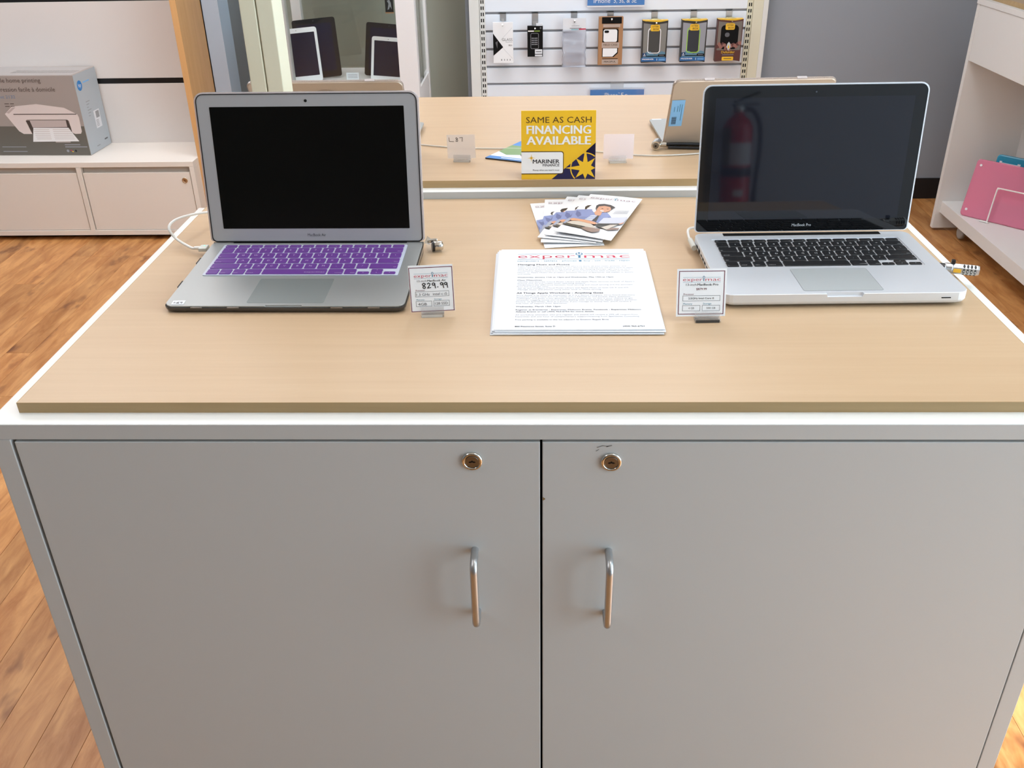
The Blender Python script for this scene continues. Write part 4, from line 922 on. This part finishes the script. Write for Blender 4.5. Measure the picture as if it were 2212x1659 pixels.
for x0 in (-.282, .266): b = MB(); b.box(x0, x0 + .008, .05, .44, .10, sh - .025, wm); b.build('lower_side', r)
b = MB(); b.box(-.268, .224, .466, .474, .10, sh - .025, wm); b.build('lower_back', r)
b = MB(); b.box(-.226, .208, .020, .026, sh, ht, glass); b.build('front_pane', r)
b = MB(); b.box(-.268, .224, .470, .476, sh, ht, glass); b.build('rear_pane', r)
b = MB(); b.box(.266, .270, .05, .44, sh, ht, glass); b.build('side_pane', r)
scr = mat('tablet glass', (12, 16, 44), .25, spec=.12); tblk = mat('black tablet bezel', (20, 20, 23), .25, spec=.15); twht = mat('white tablet bezel', (240, 242, 246), .2)
def tablet(label, x, y, yaw, tilt, w, h, m, roll=0.0):
    t = thing('tablet', label, 'tablet', M=lean(x, y, sh + .001, yaw, tilt, roll), group='tablets in the display case')
    b = MB(); b.loft([[(px, py + h / 2, z) for px, py in rrect(w - i, h - i, .010, 4)] for i, z in ((.006, -.0075), (0, -.004), (0, 0))], m); b.build('body', t)
    b = MB(); b.prism(rrect(w - .021 if m is twht else w - .036, h * .80, .001, 1, 0, h * .51), 0, .0003, scr); b.build('screen', t)
    b = MB(); b.M = Tr((0, h - .009, 0)); b.lathe([(.0016, 0), (.0016, .0004)], inkg, 10); b.build('camera', t)
    b = MB(); b.box(-.03, .03, -.0, .004, -.045, -.009, acryl); b.build('stand', t)
tablet('large black tablet standing behind the white tablet at left in the case', -.3400, 3.165, .0, .22, .182, .236, tblk, .085)
tablet('white tablet in front of the black one at left in the case', -.396, 3.075, .0, .24, .169, .212, twht, .085)
tablet('black tablet at the right of the case, mostly behind the white post', -.058, 3.165, .10, .22, .190, .212, tblk, -.11)
tablet('small white tablet at the right of the case, cut off by the post', -.046, 3.080, .10, .22, .134, .172, twht, -.10)
b = MB(); b.box(-.026, .026, 0, .028, -.0006, 0, paper)
for k in range(3): b.rect(-.02, .02, .019 - k * .006, .021 - k * .006, inkl, .0003)
tag(b.build('price_tag', M=lean(-.196, 3.12, sh + .0004, 0, .15)), 'tiny white price tag between the tablets in the case', 'price tag')
t = thing('picture_tag', 'tiny dark picture tag hanging at the right inside the glass case', 'tag', (-.047, 3.30, T - .022))
b = MB(); b.box(-.017, .017, 0, .004, 0, .060, blackm); b.build('card', t); b = MB(); b.box(-.018, .018, -.001, .005, -.004, .0005, kraft); b.build('wood_edge', t)
b = front(t); b.poly([(-.008, .010), (-.002, .012), (.004, .024), (.010, .012), (.008, .038), (.002, .050), (-.008, .046), (-.002, .034)], inkl, .0003); b.build('print', t)
b = MB(); b.tube([(0, .002, .06), (0, .002, 1.9 - (T - .022) )], .0006, inkg, 6); b.build('thread', t)

# ================================================================ storage bench, wall panel and printer carton
BZ = T - .570
bw = mat('warm white melamine', (236, 230, 222), .4)
r = thing('storage_bench', 'low white storage bench with lift-up doors under the printer box', 'bench', (-1.70, 3.0, 0))
X0, X1 = -2.40, -.897
def bx(x): return x + 1.70
b = MB(); b.box(bx(X0), bx(X1), 0, .325, BZ - .022, BZ, bw); b.build('top_panel', r, .001)
b = MB(); b.box(bx(X1) - .020, bx(X1), 0, .32, .022, BZ - .0225, bw); b.build('side_panel', r, .0008)
b = MB(); b.box(bx(X0), bx(X0) + .02, 0, .32, .022, BZ - .0225, bw); b.build('side_panel', r, .0008)
b = MB(); b.box(bx(X0) + .02, bx(X1) - .02, 0, .32, .022, .044, bw); b.build('bottom_panel', r, .0008)
b = MB(); b.box(bx(X0) + .02, bx(X1) - .02, .30, .32, .044, BZ - .0225, bw); b.build('back_panel', r)
b = MB(); b.box(bx(X0) + .05, bx(X1) - .03, .05, .30, 0, .022, darkgap); b.build('plinth', r)  # toe-space shadow put into the plinth colour
for xs in (-1.4125, -1.914):
    b = MB(); b.box(bx(xs), bx(xs) + .020, .0, .30, .0445, BZ - .0226, bw); b.build('divider', r, .0008)
    b = MB(); b.box(bx(xs) + .0002, bx(xs) + .0005, .0, .30, .0445, BZ - .0226, bw)
for x0, x1, lk in ((-1.3905, -.9185, True), (-1.892, -1.4145, False), (-2.378, -1.9160, False)):
    b = MB(); b.box(bx(x0) + .002, bx(x1) - .002, .004, .021, .0460, BZ - .0480, bw); d = b.build('door', r, .0009)
    b = MB(); b.box(bx(x0) + .0005, bx(x1) - .0005, .022, .028, .0450, BZ - .0230, mat('shaded gap board', (196, 188, 178), .6)); b.build('inner_rail', r)  # bench white darkened to paint shade in the gaps
    if lk:
        b = MB(); b.M = Tr((bx(-.9475), .004, T - .6525)) @ Rot(PI / 2, 'X'); b.lathe([(.0125, 0), (.0125, .001), (.011, .003), (.008, .003), (.0078, .0018)], brass, 22); l = b.build('lock', d)
        b = MB(); b.M = Tr((bx(-.9475), .0015, T - .6525)) @ Rot(PI / 2, 'X') @ Rot(.6, 'Z'); b.rect(-.0010, .0010, -.005, .005, blackm); b.build('keyhole', l)
r = thing('wall_panel', 'white panelling with black channel behind the printer box', 'wall panel', (-1.70, 3.325, 0))
bwp = mat('panel warm white', (224, 218, 214), .5)
zs = [(.10, T - .3075), (T - .2840, T + .035), (T + .0585, T + .36), (T + .3835, 2.3)]
for a, c in zs: b = MB(); b.box(bx(X0), .800, 0, .016, a, c, bwp); b.build('panel', r, .001)
for a in (T - .3070, T + .0355, T + .3605): b = MB(); b.box(bx(X0), .800, .002, .016, a, a + .0225, black); b.build('channel', r)
b = MB(); b.box(bx(X0), .800, .016, .030, .1, 2.3, darkgap); b.build('backing', r)
b = MB(); b.box(-.013, .013, 0, .2895, 0, 2.35, beech)
tag(b.build('side_gable', bevel=.001, M=Tr((-.885, 3.070, 0))), 'tall orange beech side gable at the end of the storage bench', 'panel')
# printer carton
M_ = Tr((-1.3851, 3.1120, BZ + .0006)) @ Rot(-.035, 'Z')
r = thing('printer_box', 'grey printer carton with a white printer photo, on the low bench', 'box', M=M_)
bwid, bd, bh = .46, .205, .340
b = MB(); b.box(-bwid, 0, 0, bd, 0, bh, boxg); b.build('carton', r, .0012)
b = MB(); b.box(-bwid + .01, -.012, .01, bd - .01, bh, bh + .0006, mat('carton top', (176, 172, 170), .4)); b.build('top_flap', r)
b = MB(); b.box(-.30, -.02, .052, .108, bh + .0006, bh + .0011, clear('packing tape', (225, 222, 220), .25, .1)); b.build('tape', r)
b = MB(); b.M = Tr((.0004, 0, 0)) @ Matrix(((0, 0, 1, 0), (1, 0, 0, 0), (0, 1, 0, 0), (0, 0, 0, 1)))
b.rect(.001, bd - .001, .001, bh - .001, boxs); b.disc(.040, bh - .050, .0215, mat('round mark blue', (40, 130, 205), .4), .0003, 28)
b.text('hp', .040, bh - .056, .017, whitep, .0006, width=.022, align='c', ang=-.0, bold=.0); b.rect(.072, .130, bh - .046, bh - .040, skyb, .0003)
b.rect(.105, .158, .092, .168, paper, .0003)
for k in range(9): b.rect(.120, .152, .135 + k * .0032, .1366 + k * .0032, ink, .0006)
for k in range(5): b.rect(.112, .136, .100 + k * .006, .1016 + k * .006, inkg, .0006)
for k in range(6): b.rect(.06, .075 + .01 * (k % 3), .155 + k * .012, .158 + k * .012, inkl, .0003)
b.rect(.07, .10, .020, .024, inkl, .0003); b.rect(.15, .18, .030, .036, inkg, .0003); b.build('side_print', r)
b = MB(); b.M = Tr((0, -.0004, 0)) @ Rot(PI / 2, 'X')
b.rect(-bwid + .001, -.001, .001, .127, boxd, 0)
dkt = mat('brown grey ink', (92, 80, 74), .6)
b.text('Simple home printing', -.145, .312, .0190, dkt, .0003, width=.226, align='r'); b.text('Impression facile à domicile', -.090, .2745, .0190, dkt, .0003, width=.278, align='r'); b.text('HP DeskJet 2132', -.2740, .246, .0135, mat('soft blue ink', (118, 140, 168), .6), .0003, width=.150, align='r')
for k in range(2): b.rect(-.33, -.31, .222 - k * .011, .225 - k * .011, dkt, .0003); b.rect(-.305, -.288, .222 - k * .011, .225 - k * .011, dkt, .0003)
pw = mat('printer white print', (226, 214, 210), .5); pw2 = mat('printer shade print', (196, 182, 178), .5); ps = mat('printer slot print', (76, 66, 60), .5)
b.poly([(-.341, .180), (-.300, .212), (-.190, .222), (-.070, .206), (-.018, .178), (-.014, .165), (-.016, .105), (-.022, .095), (-.048, .094), (-.060, .100), (-.062, .150), (-.070, .156), (-.250, .156), (-.256, .150), (-.242, .094), (-.280, .094), (-.298, .106)], pw, .0003)
b.poly([(-.256, .152), (-.066, .154), (-.058, .096), (-.240, .096)], ps, .0002); b.poly([(-.238, .152), (-.076, .153), (-.076, .124), (-.232, .122)], pw2, .0004)
b.rect(-.303, -.022, .1770, .1805, ps, .0005); b.poly([(-.333, .185), (-.300, .208), (-.285, .208), (-.322, .182)], pw2, .0005)
b.poly([(-.2300, .121), (-.072, .121), (-.038, .062), (-.247, .060)], whitep, .0006)
for k in range(6): b.rect(-.232 + .001 * k, -.160, .112 - k * .008, .1135 - k * .008, pw2, .0008); b.rect(-.145, -.064 + .002 * k, .112 - k * .008, .1135 - k * .008, pw2, .0008)
b.rect(-.145, -.078, .057, .061, pw2, .0008)
b.rect(-.108, -.038, .0450, .0490, inkl, .0003); b.rect(-.108, -.008, .0355, .0395, inkl, .0003)
b.disc(-.100, .020, .006, inkl, .0003, 14); b.disc(-.084, .022, .003, inkr, .0003, 10); b.disc(-.078, .017, .003, yel, .0003, 10); b.disc(-.064, .020, .005, ink, .0003, 14)
for k in range(2): b.rect(-.395, -.285, .036 - k * .020, .039 - k * .020, inkl, .0003)
b.build('front_print', r)

# ================================================================ right-hand display rack
RX, RY = 2.315, 3.05
r = thing('display_rack', 'white display rack with open lower shelf at the right', 'rack', (RX, RY, 0))
rw = mat('rack white', (224, 223, 220), .45)
ln = 2.0                                        # runs toward the camera along the aisle
b = MB(); b.box(0, .40, 0, .025, .012, T + .010, rw); b.build('end_panel', r, .001)
b = MB(); b.box(0, .40, -ln - .025, -ln, .012, T + .010, rw); b.build('end_panel', r, .001)
b = MB(); b.box(.018, .40, -ln, -.0005, T - .836, T - .786, rw); b.build('shelf', r, .001)
b = MB(); b.box(.0015, .022, -ln, -.0005, T - .201, T + .0095, rw); b.build('apron', r, .001)
b = MB(); b.box(.03, .39, -ln, -.0005, T - .201, T - .185, rw); b.build('underside', r)
b = MB(); b.box(.285, .300, -ln, -.0005, T - .786, T - .201, mat('rack back', (206, 203, 200), .5)); b.build('back_panel', r)
b = MB(); b.box(-.002, .41, -ln - .027, .027, T + .010, T + .030, rw); b.build('top_panel', r, .001)
for yy in (-.12, -ln + .12):
    b = MB(); b.M = Tr((.075, yy, .033)) @ Rot(PI / 2, 'Y'); b.lathe([(.020, -.010), (.026, -.008), (.0275, 0), (.026, .008), (.020, .010)], mat('caster grey', (170, 168, 164), .5), 20); c = b.build('caster', r)
    b = MB(); b.box(.058, .092, yy - .018, yy + .018, .062, T - .836, satin); b.build('caster_plate', c)
o = worktop('maple worktop on the right-hand display rack at the frame edge', RX + .022, RX + .38, RY - ln + .02, RY - .012, T + .0305, T + .048)
SZ = T - .786
def shell(name, label, x, y, z, yaw, tilt, w, h, m, feet, roll=0.0):
    t = thing(name, label, 'laptop case', M=lean(x, y, z, yaw, tilt, roll))
    b = MB(); b.loft([[(px + w / 2, py + h / 2, zz) for px, py in rrect(w - i, h - i, .014, 5)] for i, zz in ((.004, -.018), (0, -.015), (0, -.006), (.003, -.002), (.010, 0))], m, False); b.build('shell', t)
    if feet:
        for fx in (.022, w - .022):
            for fy in (.028, h - .024):
                b = MB(); b.M = Tr((fx, fy, 0)); b.lathe([(.0052, 0), (.0052, .001), (.0040, .002)], paper, 14); b.build('foot', t)
        b = MB(); b.prism(rrect(w * .40, h * .26, .02, 4, w * .50, h * .48), -.0060, -.0040, mat('inner pink card', (230, 138, 166), .4)); b.build('inner_card', t)
    return t
shell('laptop_shell', 'translucent pink laptop case with white feet on the rack shelf', 2.334, 2.868, SZ + .0025, -.83, .26, .325, .232, pinkc, True)
t = shell('laptop_shell', 'teal laptop case with white label behind the pink one', 2.437, 2.905, SZ + .0025, -.83, .16, .325, .238, tealc, False)
b = MB(); b.rect(.016, .100, .166, .214, paper, .0006); b.rect(.026, .088, .209, .2142, tealc, .0009); b.build('label_card', t)
r = thing('wire_stand', 'white wire stand holding the pink laptop case', 'stand', M=lean(2.4095, 2.7700, SZ + .0006, -.83, .20))
b = MB(); b.tube(spline([(-.028, .003, .004), (-.002, .003, .006), (.0, .006, .006), (.0, .128, .006), (.006, .138, .006), (.016, .141, .006), (.19, .141, .006), (.20, .138, .006), (.206, .128, .006), (.206, .006, .006)], 5), .0028, wcable, 8); b.build('wire', r)
b = MB(); b.box(-.030, .008, .0, .003, -.002, .010, wcable); b.build('foot', r, .0005)

# ================================================================ fire extinguisher behind the camera (seen mirrored in the glossy screen)
r = thing('fire_extinguisher', 'red fire extinguisher with white label, mirrored in the glossy black screen', 'extinguisher', (1.445, -1.84, .60))
b = MB(); b.lathe([(.050, 0), (.056, .004), (.058, .012), (.058, .330), (.054, .352), (.042, .374), (.024, .388), (.018, .400)], red, 32); b.build('cylinder', r)
b = MB(); b.lathe([(.018, .400), (.022, .404), (.022, .425), (.014, .43)], satin, 18); b.build('valve', r)
b = MB(); b.box(-.10, .03, -.010, .010, .424, .432, black); b.build('carry_handle', r, .002, M=Rot(2.6, 'Z'))
b = MB(); b.M = Tr((0, 0, .43)) @ Rot(2.6, 'Z') @ Rot(.25, 'Y'); b.box(-.11, .02, -.010, .010, .012, .018, black); b.build('squeeze_lever', r, .002)
b = MB(); b.tube(spline([(.018, .0, .412), (.055, .012, .405), (.080, .02, .350), (.085, .02, .26), (.078, .02, .16), (.074, .02, .06)], 8), .0085, rubber, 12); b.tube([(.074, .02, .10), (.073, .02, -.02)], [.010, .014], black, 12); b.build('hose', r)
b = MB(); b.lathe([(.0590, .160), (.0592, .161), (.0592, .194), (.0590, .195)], black, 32); b.build('band', r)
def wrap(z0, z1, a0, a1, m, name, R=.0586):
    b = MB(); n = 14
    b.add([(R * math.cos(a0 + (a1 - a0) * i / n), R * math.sin(a0 + (a1 - a0) * i / n), z) for z in (z0, z1) for i in range(n + 1)], [(i, i + 1, n + 2 + i, n + 1 + i) for i in range(n)], m, True); b.build(name, r)
lab = mat('dull label', (178, 180, 186), .5)
wrap(.205, .290, .6, 2.3, lab, 'label'); wrap(.085, .11, 1.2, 1.9, lab, 'inspection_label'); wrap(.20, .345, -.9 + PI, 1.05 + PI - .1, mat('olive label', (96, 90, 20), .5), 'yellow_label')
b = MB(); b.box(-.02, .02, -.11, -.055, .30, .33, black); b.box(-.02, .02, -.11, -.055, .14, .17, black); b.build('wall_bracket', r)
